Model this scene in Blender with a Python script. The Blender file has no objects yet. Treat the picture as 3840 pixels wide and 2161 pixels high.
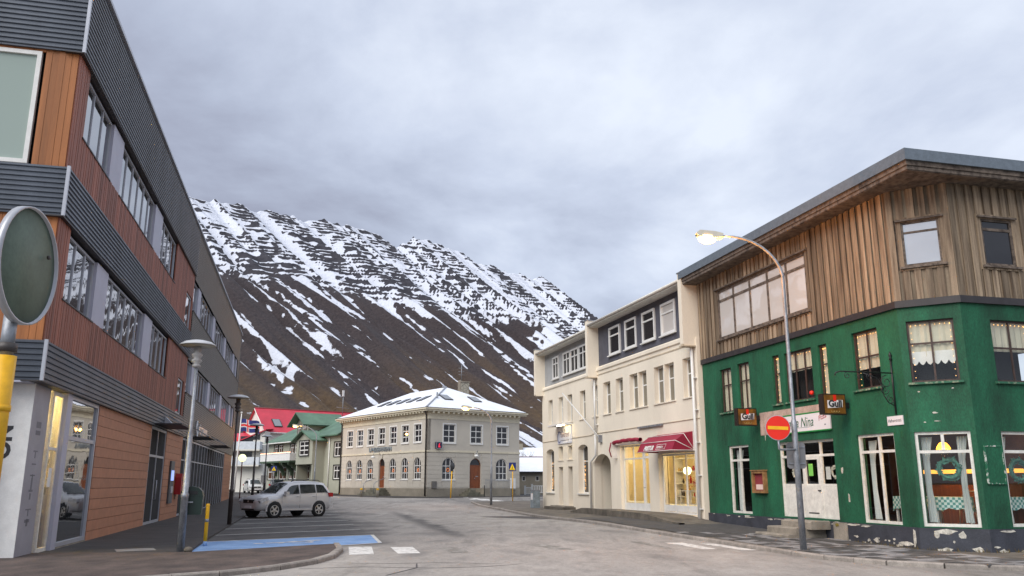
import bpy, bmesh, math, random
import numpy as np
from mathutils import Vector, Matrix
random.seed(7)
R = math.radians
sc = bpy.context.scene
COL = sc.collection
# ------------------------------------------------------------------ camera
cd = bpy.data.cameras.new('camera'); cam = bpy.data.objects.new('camera', cd); COL.objects.link(cam)
cd.sensor_width = 36; cd.lens = 29.208; cd.clip_start = 0.1; cd.clip_end = 12000
cam.location = (0, 0, 1.65); cam.rotation_euler = (R(103.2), 0, 0)
sc.camera = cam
# ------------------------------------------------------------------ sky: overcast cloud deck over a physical sky
SUN_EL, SUN_AZ = R(42), R(220)          # azimuth clockwise from +Y
w = bpy.data.worlds.new('World'); sc.world = w; w.use_nodes = True
nt = w.node_tree; nt.nodes.clear()
def wn(t, **k):
    n = nt.nodes.new(t)
    for a, b in k.items(): setattr(n, a, b)
    return n
wo = wn('ShaderNodeOutputWorld'); bg = wn('ShaderNodeBackground')
sky = wn('ShaderNodeTexSky', sky_type='NISHITA', sun_disc=False, sun_elevation=SUN_EL, sun_rotation=SUN_AZ)
skym = wn('ShaderNodeVectorMath', operation='SCALE'); skym.inputs['Scale'].default_value = 0.10
nt.links.new(sky.outputs[0], skym.inputs[0])
tc = wn('ShaderNodeTexCoord'); sep = wn('ShaderNodeSeparateXYZ'); nt.links.new(tc.outputs['Generated'], sep.inputs[0])
mx = wn('ShaderNodeMath', operation='MAXIMUM'); mx.inputs[1].default_value = 0.0; nt.links.new(sep.outputs[2], mx.inputs[0])
ad = wn('ShaderNodeMath', operation='ADD'); ad.inputs[1].default_value = 0.22; nt.links.new(mx.outputs[0], ad.inputs[0])
dv = wn('ShaderNodeVectorMath', operation='DIVIDE'); cmb = wn('ShaderNodeCombineXYZ')
for i in range(3): nt.links.new(ad.outputs[0], cmb.inputs[i])
nt.links.new(tc.outputs['Generated'], dv.inputs[0]); nt.links.new(cmb.outputs[0], dv.inputs[1])
mp = wn('ShaderNodeMapping'); mp.inputs['Location'].default_value = (2.6, 7.4, 0.0); mp.inputs['Scale'].default_value = (1.0, 0.9, 0.0)
nt.links.new(dv.outputs[0], mp.inputs[0])
n1 = wn('ShaderNodeTexNoise'); n1.inputs['Scale'].default_value = 1.7; n1.inputs['Detail'].default_value = 9; n1.inputs['Roughness'].default_value = .56; n1.inputs['Distortion'].default_value = .25
nt.links.new(mp.outputs[0], n1.inputs['Vector'])
n2 = wn('ShaderNodeTexNoise'); n2.inputs['Scale'].default_value = .8; n2.inputs['Detail'].default_value = 2
nt.links.new(mp.outputs[0], n2.inputs['Vector'])
mix0 = wn('ShaderNodeMath', operation='MULTIPLY_ADD'); mix0.inputs[1].default_value = .55
nt.links.new(n1.outputs['Fac'], mix0.inputs[0])
m38 = wn('ShaderNodeMath', operation='MULTIPLY'); m38.inputs[1].default_value = .45; nt.links.new(n2.outputs['Fac'], m38.inputs[0]); nt.links.new(m38.outputs[0], mix0.inputs[2])
# clouds are thinner (brighter) overhead, denser towards the horizon
el = wn('ShaderNodeMath', operation='MULTIPLY_ADD'); el.inputs[1].default_value = .13; nt.links.new(sep.outputs[2], el.inputs[0]); nt.links.new(mix0.outputs[0], el.inputs[2])
rp = wn('ShaderNodeValToRGB'); e = rp.color_ramp.elements
e[0].position = .40; e[0].color = (.285, .305, .39, 1)
e[1].position = .66; e[1].color = (.67, .72, .815, 1)
k = rp.color_ramp.elements.new(.48); k.color = (.385, .425, .53, 1)
k = rp.color_ramp.elements.new(.56); k.color = (.50, .55, .665, 1)
nt.links.new(el.outputs[0], rp.inputs[0])
mixs = wn('ShaderNodeMix', data_type='RGBA'); mixs.inputs['Factor'].default_value = .92
nt.links.new(skym.outputs[0], mixs.inputs['A']); nt.links.new(rp.outputs[0], mixs.inputs['B'])
nt.links.new(mixs.outputs['Result'], bg.inputs['Color']); bg.inputs['Strength'].default_value = 0.62
nt.links.new(bg.outputs[0], wo.inputs[0])
# ------------------------------------------------------------------ soft sun behind thick cloud
sd = bpy.data.lights.new('sun', 'SUN'); sd.energy = 1.5; sd.angle = R(50); sd.color = (1, .955, .9)
so = bpy.data.objects.new('sun', sd); COL.objects.link(so)
dirv = Vector((math.sin(SUN_AZ)*math.cos(SUN_EL), math.cos(SUN_AZ)*math.cos(SUN_EL), math.sin(SUN_EL)))
so.rotation_euler = dirv.to_track_quat('Z', 'Y').to_euler(); so.location = (0, -20, 60)
vs = sc.view_settings; vs.view_transform = 'Standard'; vs.look = 'None'; vs.exposure = 1.1; vs.gamma = 1
sc.render.resolution_x = 1024; sc.render.resolution_y = 576

# ------------------------------------------------------------------ materials
def clamp(v): return max(0.0, min(1.0, v))
MC = {}
def M(name, col, rough=.7, var=.12, vs=2.0, bump=0.0, bs=30.0, stretch=(1, 1, 1), col2=None, lo=.35, hi=.65, metal=0.0, spec=.5, rnd=0.0, fine=0.0, emit=None, es=1.0, coat=0.0, obj=False):
    if name in MC: return MC[name]
    m = bpy.data.materials.new(name); m.use_nodes = True; t = m.node_tree; N = t.nodes; L = t.links
    b = N['Principled BSDF']; b.inputs['Roughness'].default_value = rough; b.inputs['Metallic'].default_value = metal; b.inputs['Specular IOR Level'].default_value = spec
    b.inputs['Coat Weight'].default_value = coat
    geo = N.new('ShaderNodeTexCoord') if obj else N.new('ShaderNodeNewGeometry')
    src = geo.outputs['Object'] if obj else geo.outputs['Position']
    mpn = N.new('ShaderNodeMapping'); mpn.inputs['Scale'].default_value = stretch; L.new(src, mpn.inputs[0])
    nz = N.new('ShaderNodeTexNoise'); nz.inputs['Scale'].default_value = vs; nz.inputs['Detail'].default_value = 6; nz.inputs['Roughness'].default_value = .62
    L.new(mpn.outputs[0], nz.inputs['Vector'])
    if rnd:
        oi = N.new('ShaderNodeObjectInfo'); ofs = N.new('ShaderNodeVectorMath'); ofs.operation = 'SCALE'; ofs.inputs[0].default_value = (37, 53, 71); L.new(oi.outputs['Random'], ofs.inputs['Scale'])
        adv = N.new('ShaderNodeVectorMath'); adv.operation = 'ADD'; L.new(mpn.outputs[0], adv.inputs[0]); L.new(ofs.outputs[0], adv.inputs[1]); L.new(adv.outputs[0], nz.inputs['Vector'])
    r = N.new('ShaderNodeValToRGB'); L.new(nz.outputs['Fac'], r.inputs[0])
    r.color_ramp.elements[0].position = lo; r.color_ramp.elements[1].position = hi
    a = [clamp(c*(1-var)) for c in col]; c2 = [clamp(c*(1+var)) for c in col] if col2 is None else col2
    r.color_ramp.elements[0].color = (*a, 1); r.color_ramp.elements[1].color = (*c2, 1)
    out = r.outputs[0]
    if fine:
        nf = N.new('ShaderNodeTexNoise'); nf.inputs['Scale'].default_value = 45; nf.inputs['Detail'].default_value = 3; L.new(mpn.outputs[0], nf.inputs['Vector'])
        mr = N.new('ShaderNodeMapRange'); mr.inputs['From Min'].default_value = .3; mr.inputs['From Max'].default_value = .7; mr.inputs['To Min'].default_value = 1-fine; mr.inputs['To Max'].default_value = 1+fine; L.new(nf.outputs['Fac'], mr.inputs[0])
        vm = N.new('ShaderNodeVectorMath'); vm.operation = 'SCALE'; L.new(out, vm.inputs[0]); L.new(mr.outputs[0], vm.inputs['Scale']); out = vm.outputs[0]
    if rnd:
        mr = N.new('ShaderNodeMapRange'); mr.inputs['To Min'].default_value = 1-rnd; mr.inputs['To Max'].default_value = 1+rnd; L.new(oi.outputs['Random'], mr.inputs[0])
        vm = N.new('ShaderNodeVectorMath'); vm.operation = 'SCALE'; L.new(out, vm.inputs[0]); L.new(mr.outputs[0], vm.inputs['Scale']); out = vm.outputs[0]
    L.new(out, b.inputs['Base Color'])
    if bump:
        nb = N.new('ShaderNodeTexNoise'); nb.inputs['Scale'].default_value = bs; nb.inputs['Detail'].default_value = 4; L.new(mpn.outputs[0], nb.inputs['Vector'])
        bp = N.new('ShaderNodeBump'); bp.inputs['Strength'].default_value = bump; bp.inputs['Distance'].default_value = .02; L.new(nb.outputs['Fac'], bp.inputs['Height']); L.new(bp.outputs[0], b.inputs['Normal'])
    if emit:
        b.inputs['Emission Color'].default_value = (*emit, 1); b.inputs['Emission Strength'].default_value = es
    MC[name] = m; return m
def glass(name, tint=(1, 1, 1), ior=1.5, boost=0.0, rough=.0):
    """window glass seen from outside: clear sheet, Fresnel reflection"""
    if name in MC: return MC[name]
    m = bpy.data.materials.new(name); m.use_nodes = True; t = m.node_tree; N = t.nodes; L = t.links; N.clear()
    o = N.new('ShaderNodeOutputMaterial'); mix = N.new('ShaderNodeMixShader'); tr = N.new('ShaderNodeBsdfTransparent'); g = N.new('ShaderNodeBsdfGlossy'); f = N.new('ShaderNodeFresnel')
    tr.inputs[0].default_value = (*tint, 1); g.inputs['Roughness'].default_value = rough; f.inputs[0].default_value = ior
    ge = N.new('ShaderNodeNewGeometry'); im = N.new('ShaderNodeMapRange'); im.inputs['To Min'].default_value = ior; im.inputs['To Max'].default_value = 1/ior; L.new(ge.outputs['Backfacing'], im.inputs[0]); L.new(im.outputs[0], f.inputs[0])
    a = N.new('ShaderNodeMath'); a.operation = 'ADD'; a.use_clamp = True; a.inputs[1].default_value = boost
    L.new(f.outputs[0], a.inputs[0]); L.new(a.outputs[0], mix.inputs[0]); L.new(tr.outputs[0], mix.inputs[1]); L.new(g.outputs[0], mix.inputs[2]); L.new(mix.outputs[0], o.inputs[0])
    MC[name] = m; return m
def mirror(name, col, ior=1.9, rough=.02, boost=.0):
    """window of an unlit room: dark body under a reflecting sheet, slightly wavy"""
    if name in MC: return MC[name]
    m = bpy.data.materials.new(name); m.use_nodes = True; t = m.node_tree; N = t.nodes; L = t.links; N.clear()
    o = N.new('ShaderNodeOutputMaterial'); mix = N.new('ShaderNodeMixShader'); d = N.new('ShaderNodeBsdfDiffuse'); g = N.new('ShaderNodeBsdfGlossy'); f = N.new('ShaderNodeFresnel')
    d.inputs[0].default_value = (*col, 1); g.inputs['Roughness'].default_value = rough; f.inputs[0].default_value = ior
    ge = N.new('ShaderNodeNewGeometry'); im = N.new('ShaderNodeMapRange'); im.inputs['To Min'].default_value = ior; im.inputs['To Max'].default_value = 1/ior; L.new(ge.outputs['Backfacing'], im.inputs[0]); L.new(im.outputs[0], f.inputs[0])
    geo = N.new('ShaderNodeNewGeometry'); nb = N.new('ShaderNodeTexNoise'); nb.inputs['Scale'].default_value = 1.3; L.new(geo.outputs['Position'], nb.inputs['Vector'])
    bp = N.new('ShaderNodeBump'); bp.inputs['Strength'].default_value = .06; bp.inputs['Distance'].default_value = .05; L.new(nb.outputs['Fac'], bp.inputs['Height']); L.new(bp.outputs[0], g.inputs['Normal'])
    a = N.new('ShaderNodeMath'); a.operation = 'ADD'; a.use_clamp = True; a.inputs[1].default_value = boost
    L.new(f.outputs[0], a.inputs[0]); L.new(a.outputs[0], mix.inputs[0]); L.new(d.outputs[0], mix.inputs[1]); L.new(g.outputs[0], mix.inputs[2]); L.new(mix.outputs[0], o.inputs[0])
    MC[name] = m; return m

# ------------------------------------------------------------------ mesh helpers
class MB:
    def __init__(s): s.v = []; s.f = []; s.sm = []
    def quad(s, *p, smooth=False):
        n = len(s.v); s.v += [tuple(q) for q in p]; s.f.append(tuple(range(n, n+len(p)))); s.sm.append(smooth); return s
    def box(s, x0, x1, y0, y1, z0, z1):
        n = len(s.v)
        s.v += [(x0, y0, z0), (x1, y0, z0), (x1, y1, z0), (x0, y1, z0), (x0, y0, z1), (x1, y0, z1), (x1, y1, z1), (x0, y1, z1)]
        for f in ((0, 3, 2, 1), (4, 5, 6, 7), (0, 1, 5, 4), (1, 2, 6, 5), (2, 3, 7, 6), (3, 0, 4, 7)): s.f.append(tuple(n+i for i in f)); s.sm.append(False)
        return s
    def prism(s, poly, a, b, axis='y'):
        """extrude a polygon; axis y: poly in (x,z); axis x: poly in (y,z); axis z: poly in (x,y)"""
        def P(u, v, t): return (u, t, v) if axis == 'y' else ((t, u, v) if axis == 'x' else (u, v, t))
        n = len(s.v); k = len(poly)
        s.v += [P(u, v, a) for u, v in poly]+[P(u, v, b) for u, v in poly]
        s.f.append(tuple(range(n, n+k))); s.f.append(tuple(range(n+2*k-1, n+k-1, -1))); s.sm += [False, False]
        for i in range(k):
            j = (i+1) % k; s.f.append((n+i, n+k+i, n+k+j, n+j)); s.sm.append(False)
        return s
    def tube(s, pts, r, seg=8, cap=True):
        pts = [Vector(p) for p in pts]; rs = r if isinstance(r, (list, tuple)) else [r]*len(pts); n0 = len(s.v); prev = None
        for i, p in enumerate(pts):
            t = (pts[min(i+1, len(pts)-1)]-pts[max(i-1, 0)]).normalized()
            if prev is None: u = t.orthogonal().normalized()
            else:
                u = prev-t*prev.dot(t); u = u.normalized() if u.length > 1e-6 else t.orthogonal().normalized()
            prev = u; v = t.cross(u)
            for k in range(seg):
                a = 2*math.pi*k/seg; s.v.append(tuple(p+(u*math.cos(a)+v*math.sin(a))*rs[i]))
        for i in range(len(pts)-1):
            for k in range(seg):
                a = n0+i*seg+k; b = n0+i*seg+(k+1) % seg; s.f.append((a, b, b+seg, a+seg)); s.sm.append(True)
        if cap:
            s.f.append(tuple(n0+k for k in range(seg-1, -1, -1))); s.f.append(tuple(n0+(len(pts)-1)*seg+k for k in range(seg))); s.sm += [False, False]
        return s
    def lathe(s, prof, seg=20, c=(0, 0, 0), smooth=True):
        n0 = len(s.v)
        for r, z in prof:
            for k in range(seg):
                a = 2*math.pi*k/seg; s.v.append((c[0]+r*math.cos(a), c[1]+r*math.sin(a), c[2]+z))
        for i in range(len(prof)-1):
            for k in range(seg):
                a = n0+i*seg+k; b = n0+i*seg+(k+1) % seg; s.f.append((a, b, b+seg, a+seg)); s.sm.append(smooth)
        s.f.append(tuple(n0+k for k in range(seg-1, -1, -1))); s.f.append(tuple(n0+(len(prof)-1)*seg+k for k in range(seg))); s.sm += [False, False]
        return s
    def disc(s, c, r, axis='y', seg=24, th=.01):
        poly = [(c[0]+r*math.cos(2*math.pi*k/seg), c[2]+r*math.sin(2*math.pi*k/seg)) for k in range(seg)]
        return s.prism(poly, c[1], c[1]+th, 'y')
    def mesh(s, name, mat):
        me = bpy.data.meshes.new(name); me.from_pydata(s.v, [], s.f); me.polygons.foreach_set('use_smooth', s.sm)
        if mat: me.materials.append(mat)
        return me
    def build(s, name, mat, parent=None, loc=None, rot=None):
        return link(name, s.mesh(name, mat), parent, loc, rot)
def link(name, me, parent=None, loc=None, rot=None):
    o = bpy.data.objects.new(name, me); COL.objects.link(o)
    if parent: o.parent = parent
    if loc: o.location = loc
    if rot is not None: o.rotation_euler = rot if isinstance(rot, (tuple, list)) else (0, 0, rot)
    return o
def tag(o, label, cat, group=None):
    o['label'] = label; o['category'] = cat
    if group: o['group'] = group
    return o
def thing(name, label, cat, loc=(0, 0, 0), rz=0.0, group=None):
    o = bpy.data.objects.new(name, None); COL.objects.link(o); o.location = loc; o.rotation_euler = (0, 0, rz); o.empty_display_size = .3
    return tag(o, label, cat, group)
def struct(o, kind='structure'): o['kind'] = kind; return o
def copy_tree(o, parent=None):
    c = o.copy(); COL.objects.link(c); c.parent = parent
    for ch in list(o.children): copy_tree(ch, c)
    return c
def text(name, txt, size, mat, parent, loc, rot=(R(90), 0, 0), ext=.01, shear=0.0, sx=1.0, align='LEFT', bold=0.0, sp=1.0):
    cu = bpy.data.curves.new('t', 'FONT'); cu.body = txt; cu.size = size; cu.extrude = ext; cu.shear = shear; cu.align_x = align; cu.offset = bold; cu.space_character = sp; cu.resolution_u = 3
    to = bpy.data.objects.new('t', cu); me = bpy.data.meshes.new_from_object(to); bpy.data.objects.remove(to)
    me.materials.clear(); me.materials.append(mat); me.name = name
    o = link(name, me, parent, loc, rot); o.scale = (sx, 1, 1); return o
PANES = {}
class Fac:
    """a facade frame inside a building: x along the wall (left to right seen from the street), y inward, z up"""
    def __init__(s, parent, ox=0.0, oy=0.0, ang=0.0): s.p = parent; s.loc = (ox, oy, 0); s.ang = ang
    def put(s, mb, name, mat): return mb.build(name, mat, s.p, s.loc, s.ang)
    def wall(s, name, mat, x0, x1, z0, z1, ops=(), th=.3, y=0.0):
        mb = MB(); xs = sorted({x0, x1, *[min(max(o[i], x0), x1) for o in ops for i in (0, 1)]}); zs = sorted({z0, z1, *[min(max(o[i], z0), z1) for o in ops for i in (2, 3)]})
        def hole(x, z): return any(o[0] < x < o[1] and o[2] < z < o[3] for o in ops)
        for i in range(len(xs)-1):
            for j in range(len(zs)-1):
                a, b, c, d = xs[i], xs[i+1], zs[j], zs[j+1]
                if not hole((a+b)/2, (c+d)/2): mb.quad((a, y, c), (b, y, c), (b, y, d), (a, y, d)); mb.quad((b, y+th, c), (a, y+th, c), (a, y+th, d), (b, y+th, d))
        for o in ops:
            a, b, c, d = o[:4]; rise = o[4] if len(o) > 4 else 0; t = y+th
            sp_ = d-rise
            mb.quad((a, y, c), (a, y, sp_), (a, t, sp_), (a, t, c)); mb.quad((b, y, c), (b, t, c), (b, t, sp_), (b, y, sp_)); mb.quad((a, y, c), (a, t, c), (b, t, c), (b, y, c))
            if rise:
                n = 12; cx = (a+b)/2; hw = (b-a)/2
                P = [(cx-hw*math.cos(math.pi*k/n), sp_+rise*math.sin(math.pi*k/n)) for k in range(n+1)]
                for k in range(n):
                    (u0, v0), (u1, v1) = P[k], P[k+1]
                    mb.quad((u0, y, v0), (u1, y, v1), (u1, y, d), (u0, y, d)); mb.quad((u0, y, v0), (u0, t, v0), (u1, t, v1), (u1, y, v1))
            else: mb.quad((a, y, d), (b, y, d), (b, t, d), (a, t, d))
        t = y+th
        mb.quad((x0, y, z0), (x0, y, z1), (x0, t, z1), (x0, t, z0)); mb.quad((x1, y, z0), (x1, t, z0), (x1, t, z1), (x1, y, z1)); mb.quad((x0, y, z1), (x1, y, z1), (x1, t, z1), (x0, t, z1))
        return s.put(mb, name, mat)
    def window(s, x0, x1, z0, z1, y, cols, rows, mf, mg, fw=.06, bar=.035, dep=.07, rise=0.0, sill=None, trim=None, name='window', curtain=None, open_row=None):
        """frame with bars (part) > panes, sill (sub-parts)"""
        mb = MB(); sp_ = z1-rise; cx = (x0+x1)/2; hw = (x1-x0)/2
        def arch(x):
            if not rise: return z1
            q = max(0, 1-((x-cx)/hw)**2); return sp_+rise*math.sqrt(q)
        mb.box(x0, x0+fw, y, y+dep, z0, sp_); mb.box(x1-fw, x1, y, y+dep, z0, sp_); mb.box(x0+fw, x1-fw, y, y+dep, z0, z0+fw)
        if rise:
            n = 12
            for k in range(n):
                a0, a1 = math.pi*k/n, math.pi*(k+1)/n
                po = [(cx-hw*math.cos(a), sp_+rise*math.sin(a)) for a in (a0, a1)]; pi_ = [(cx-(hw-fw)*math.cos(a), sp_+(rise-fw)*math.sin(a)) for a in (a1, a0)]
                mb.prism(po+pi_, y, y+dep, 'y')
        else: mb.box(x0+fw, x1-fw, y, y+dep, z1-fw, z1)
        cs = [k/cols for k in range(1, cols)] if isinstance(cols, int) else list(cols); rs = [k/rows for k in range(1, rows)] if isinstance(rows, int) else list(rows)
        X = [x0+fw]+[x0+(x1-x0)*c for c in cs]+[x1-fw]; Z = [z0+fw]+[z0+(z1-z0)*r for r in rs]+[z1-fw]
        for x in X[1:-1]: mb.box(x-bar/2, x+bar/2, y+.01, y+dep-.01, z0+fw, arch(x)-.01 if rise else z1-fw)
        for z in Z[1:-1]:
            if rise and z > sp_:
                q = math.sqrt(max(0, 1-((z-sp_)/rise)**2))*(hw-.01); mb.box(cx-q, cx+q, y+.013, y+dep-.013, z-bar/2, z+bar/2)
            else: mb.box(x0+fw, x1-fw, y+.013, y+dep-.013, z-bar/2, z+bar/2)
        fr = s.put(mb, name, mf); yg = y+dep*.5
        for i in range(len(X)-1):
            for j in range(len(Z)-1):
                a, b, c, d = X[i], X[i+1], Z[j], Z[j+1]
                if b-a < .02 or d-c < .02: continue
                if rise and d > sp_+.01:
                    m = MB(); n = 6; top = [(a+(b-a)*k/n, min(d, arch(a+(b-a)*k/n)-.02)) for k in range(n+1)]
                    if max(t for _, t in top) < c+.02: continue
                    m.quad(*([(a, yg, c), (b, yg, c)]+[(u, yg, max(v, c)) for u, v in reversed(top)])); m.build('pane', mg, fr)
                else:
                    key = (round(b-a, 3), round(d-c, 3), mg.name)
                    if key not in PANES:
                        hw_, hh = (b-a)/2, (d-c)/2; PANES[key] = MB().box(-hw_, hw_, -.004, .004, -hh, hh).mesh('pane', mg)
                    link('pane', PANES[key], fr, ((a+b)/2, yg, (c+d)/2))
        if sill: MB().box(x0-.08, x1+.08, sill[0], y+.02, z0-sill[1], z0-.003).build('sill', sill[2], fr)
        if trim:
            tw, ty, tm = trim; t = MB(); t.box(x0-tw, x0, ty, ty+.05, z0-tw, z1+tw); t.box(x1, x1+tw, ty, ty+.05, z0-tw, z1+tw); t.box(x0, x1, ty, ty+.05, z1, z1+tw); t.box(x0, x1, ty-.02, ty+.05, z0-tw, z0); t.build('surround', tm, fr)
        if curtain:
            cm, c0, c1, yy = curtain; zc0, zc1 = z0+(z1-z0)*c0, z0+(z1-z0)*c1; n = max(8, int((x1-x0)*16)); t = MB()
            for k in range(n):
                xa, xb = x0+.03+(x1-x0-.06)*k/n, x0+.03+(x1-x0-.06)*(k+1)/n; ya, yb = yy+.02*math.sin(k*1.9), yy+.02*math.sin((k+1)*1.9); t.quad((xa, ya, zc0), (xb, yb, zc0), (xb, yb, zc1), (xa, ya, zc1), smooth=True)
            t.build('curtain', cm, fr)
        return fr
def split(x0, x1, z0, z1, wd, ops, gap=0.0, pad=0.0):
    """vertical boards between x0..x1 interrupted by openings"""
    n = max(1, round((x1-x0)/wd)); out = []; wd = (x1-x0)/n
    for i in range(n):
        a, b = x0+i*wd, x0+(i+1)*wd-gap; segs = [(z0, z1)]
        for o in ops:
            if o[0]-pad < b-.01 and o[1]+pad > a+.01:
                ns = []
                for p, q in segs:
                    if o[2]-pad > p: ns.append((p, min(q, o[2]-pad)))
                    if o[3]+pad < q: ns.append((max(p, o[3]+pad), q))
                segs = [t for t in ns if t[1]-t[0] > .03]
        out += [(i, a, b, p, q) for p, q in segs]
    return out
def corrug(mb, x0, x1, z0, z1, pitch, amp, y):
    """sheet with horizontal trapezoid ribs"""
    n = max(1, round((z1-z0)/pitch)); p = (z1-z0)/n; pr = []
    for i in range(n): b = z0+i*p; pr += [(b, y), (b+p*.35, y), (b+p*.5, y-amp), (b+p*.85, y-amp)]
    pr.append((z1, y))
    for (za, ya), (zb, yb) in zip(pr, pr[1:]): mb.quad((x0, ya, za), (x1, ya, za), (x1, yb, zb), (x0, yb, zb))
    return mb
def sst(a, b, x):
    t = min(1, max(0, (x-a)/(b-a))); return t*t*(3-2*t)
def gz(x, y):
    q = sst(-4, 4, x); return .22*sst(20, 34, y)*q+(.36-.22*q)*sst(45, 80, y)
# ------------------------------------------------------------------ palette
m_band = M('dark_ribbed_steel', (.085, .10, .125), .42, .22, .7, metal=.25, stretch=(1, 1, .3), fine=.06)
m_cedar = M('red_cedar_boards', (.24, .082, .05), .6, .35, 1.1, stretch=(2, 2, .12), fine=.08)
m_cedar2 = M('orange_cedar_boards', (.32, .115, .032), .6, .3, 1.1, stretch=(2, 2, .12), fine=.08)
m_terra = M('terracotta_boards', (.40, .18, .10), .65, .10, 3, rnd=.07, fine=.07)
m_alu = M('brushed_aluminium', (.42, .44, .49), .4, .05, 3, metal=.35)
m_alu2 = M('pale_grey_panel', (.40, .41, .50), .5, .04, 2)
m_gsteel = M('grey_ribbed_steel', (.185, .18, .175), .5, .08, 2, metal=.2)
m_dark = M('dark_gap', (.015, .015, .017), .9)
m_white = M('white_paint', (.72, .72, .70), .5, .06, 4, fine=.04)
m_whited = M('worn_white_paint', (.66, .65, .60), .6, .12, 6, fine=.1)
m_green = M('green_render', (.004, .055, .025), .75, .22, 1.1, bump=.8, bs=12, col2=(.010, .128, .060), fine=.28, stretch=(1, 1, .4), lo=.3, hi=.72)
m_greensill = M('green_sill_paint', (.04, .22, .12), .7, .5, 9, col2=(.42, .42, .30), lo=.5, hi=.72)
m_plinth = M('blackish_plinth_paint', (.038, .042, .055), .75, .25, 2, bump=.5, bs=9, fine=.2)
m_chip = M('bare_chipped_plaster', (.5, .48, .42), .9, .35, 8, fine=.25)
m_moss = M('yellow_moss', (.16, .12, .02), .9, .5, 14)
m_brownfr = M('dark_brown_window_frame', (.055, .032, .026), .55, .25, 9)
m_plank = M('weathered_plank', (.15, .098, .06), .8, .45, 1.4, stretch=(7, 7, .35), col2=(.40, .31, .215), lo=.3, hi=.75, rnd=.38, fine=.2)
m_plank2 = M('weathered_trim_wood', (.075, .055, .043), .8, .4, 3, stretch=(2, 2, 2), col2=(.19, .15, .12), fine=.2)
m_blackb = M('dark_metal_flashing', (.03, .026, .028), .5, .2, 3)
m_fascia = M('zinc_fascia', (.15, .18, .21), .42, .12, 8, metal=.3, fine=.1)
m_beige = M('cream_render', (.78, .71, .59), .8, .07, .5, stretch=(1, 1, .25), fine=.04, bump=.15, bs=20)
m_beigelip = M('stained_cream_ledge', (.50, .42, .31), .8, .25, 1.5, fine=.1)
m_dgrey = M('blue_grey_ribbed_cladding', (.105, .108, .135), .55, .15, 2, fine=.06)
m_lgrey = M('pale_ribbed_cladding', (.42, .43, .44), .55, .1, 2, fine=.05)
m_conc = M('old_concrete', (.25, .225, .185), .9, .3, 1.6, bump=.4, bs=25, fine=.18)
m_dconc = M('dark_wet_concrete', (.12, .105, .085), .85, .4, 1.6, bump=.4, bs=25, fine=.18)
m_bank = M('taupe_render', (.50, .465, .40), .85, .08, .4, fine=.06)
m_bankp = M('grey_plinth_render', (.24, .215, .17), .9, .18, .8, fine=.12)
m_cream = M('cream_moulding', (.62, .57, .44), .7, .08, 1.5)
m_door = M('varnished_wood_door', (.20, .055, .016), .4, .25, 2, stretch=(6, 6, .5))
m_snow = M('thin_snow_on_roof', (.74, .77, .83), .6, .06, .8, bump=.2, bs=3)
m_pipe = M('brown_downpipe', (.035, .028, .025), .5)
m_gh = M('sage_corrugated_wall', (.36, .37, .30), .6, .05, 1, fine=.04)
m_groof = M('green_sheet_roof', (.085, .16, .105), .5, .25, .6)
m_gtrim = M('dark_green_trim', (.06, .095, .06), .6)
m_red = M('red_sheet_roof', (.50, .035, .06), .45, .12, .6)
m_wall = M('white_render', (.70, .68, .62), .8, .06, .8)
m_black = M('black_paint', (.015, .015, .016), .4)
m_galv = M('galvanised_steel', (.27, .29, .32), .45, .25, 9, stretch=(1, 1, .6), metal=.45, fine=.15)
m_dpole = M('dark_lamp_pole', (.06, .052, .05), .5, .2, 6)
m_yel = M('yellow_paint', (.78, .42, .008), .45, .12, 4, fine=.06)
m_redp = M('red_paint', (.72, .022, .008), .4, .05, 3)
m_navy = M('navy_paint', (.015, .03, .16), .4)
m_rubber = M('tyre_rubber', (.018, .018, .019), .85, .15, 9)
m_glassL = mirror('office_window_glass', (.03, .036, .04), 2.1, boost=.30)
m_glassR = mirror('net_curtained_glass', (.20, .18, .14), 1.5)
m_glassD = mirror('dark_window_glass', (.022, .022, .025), 1.6)
m_glassW = mirror('pale_blind_behind_glass', (.50, .47, .38), 1.5)
m_clear = glass('clear_window_glass', (.96, .97, .96), 1.45)
m_curt = M('cream_blind', (.62, .58, .46), .9, .06, 3)
m_bayl = M('bay_line_paint', (.62, .61, .58), .7, .2, 3, fine=.12)
m_blue = M('blue_bay_paint', (.13, .27, .56), .7, .10, 1.5, fine=.16, col2=(.24, .40, .66), lo=.3, hi=.6)
m_line = M('worn_white_line', (.40, .38, .35), .75, .35, 5, fine=.2, col2=(.66, .65, .62), lo=.32, hi=.5)
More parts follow.
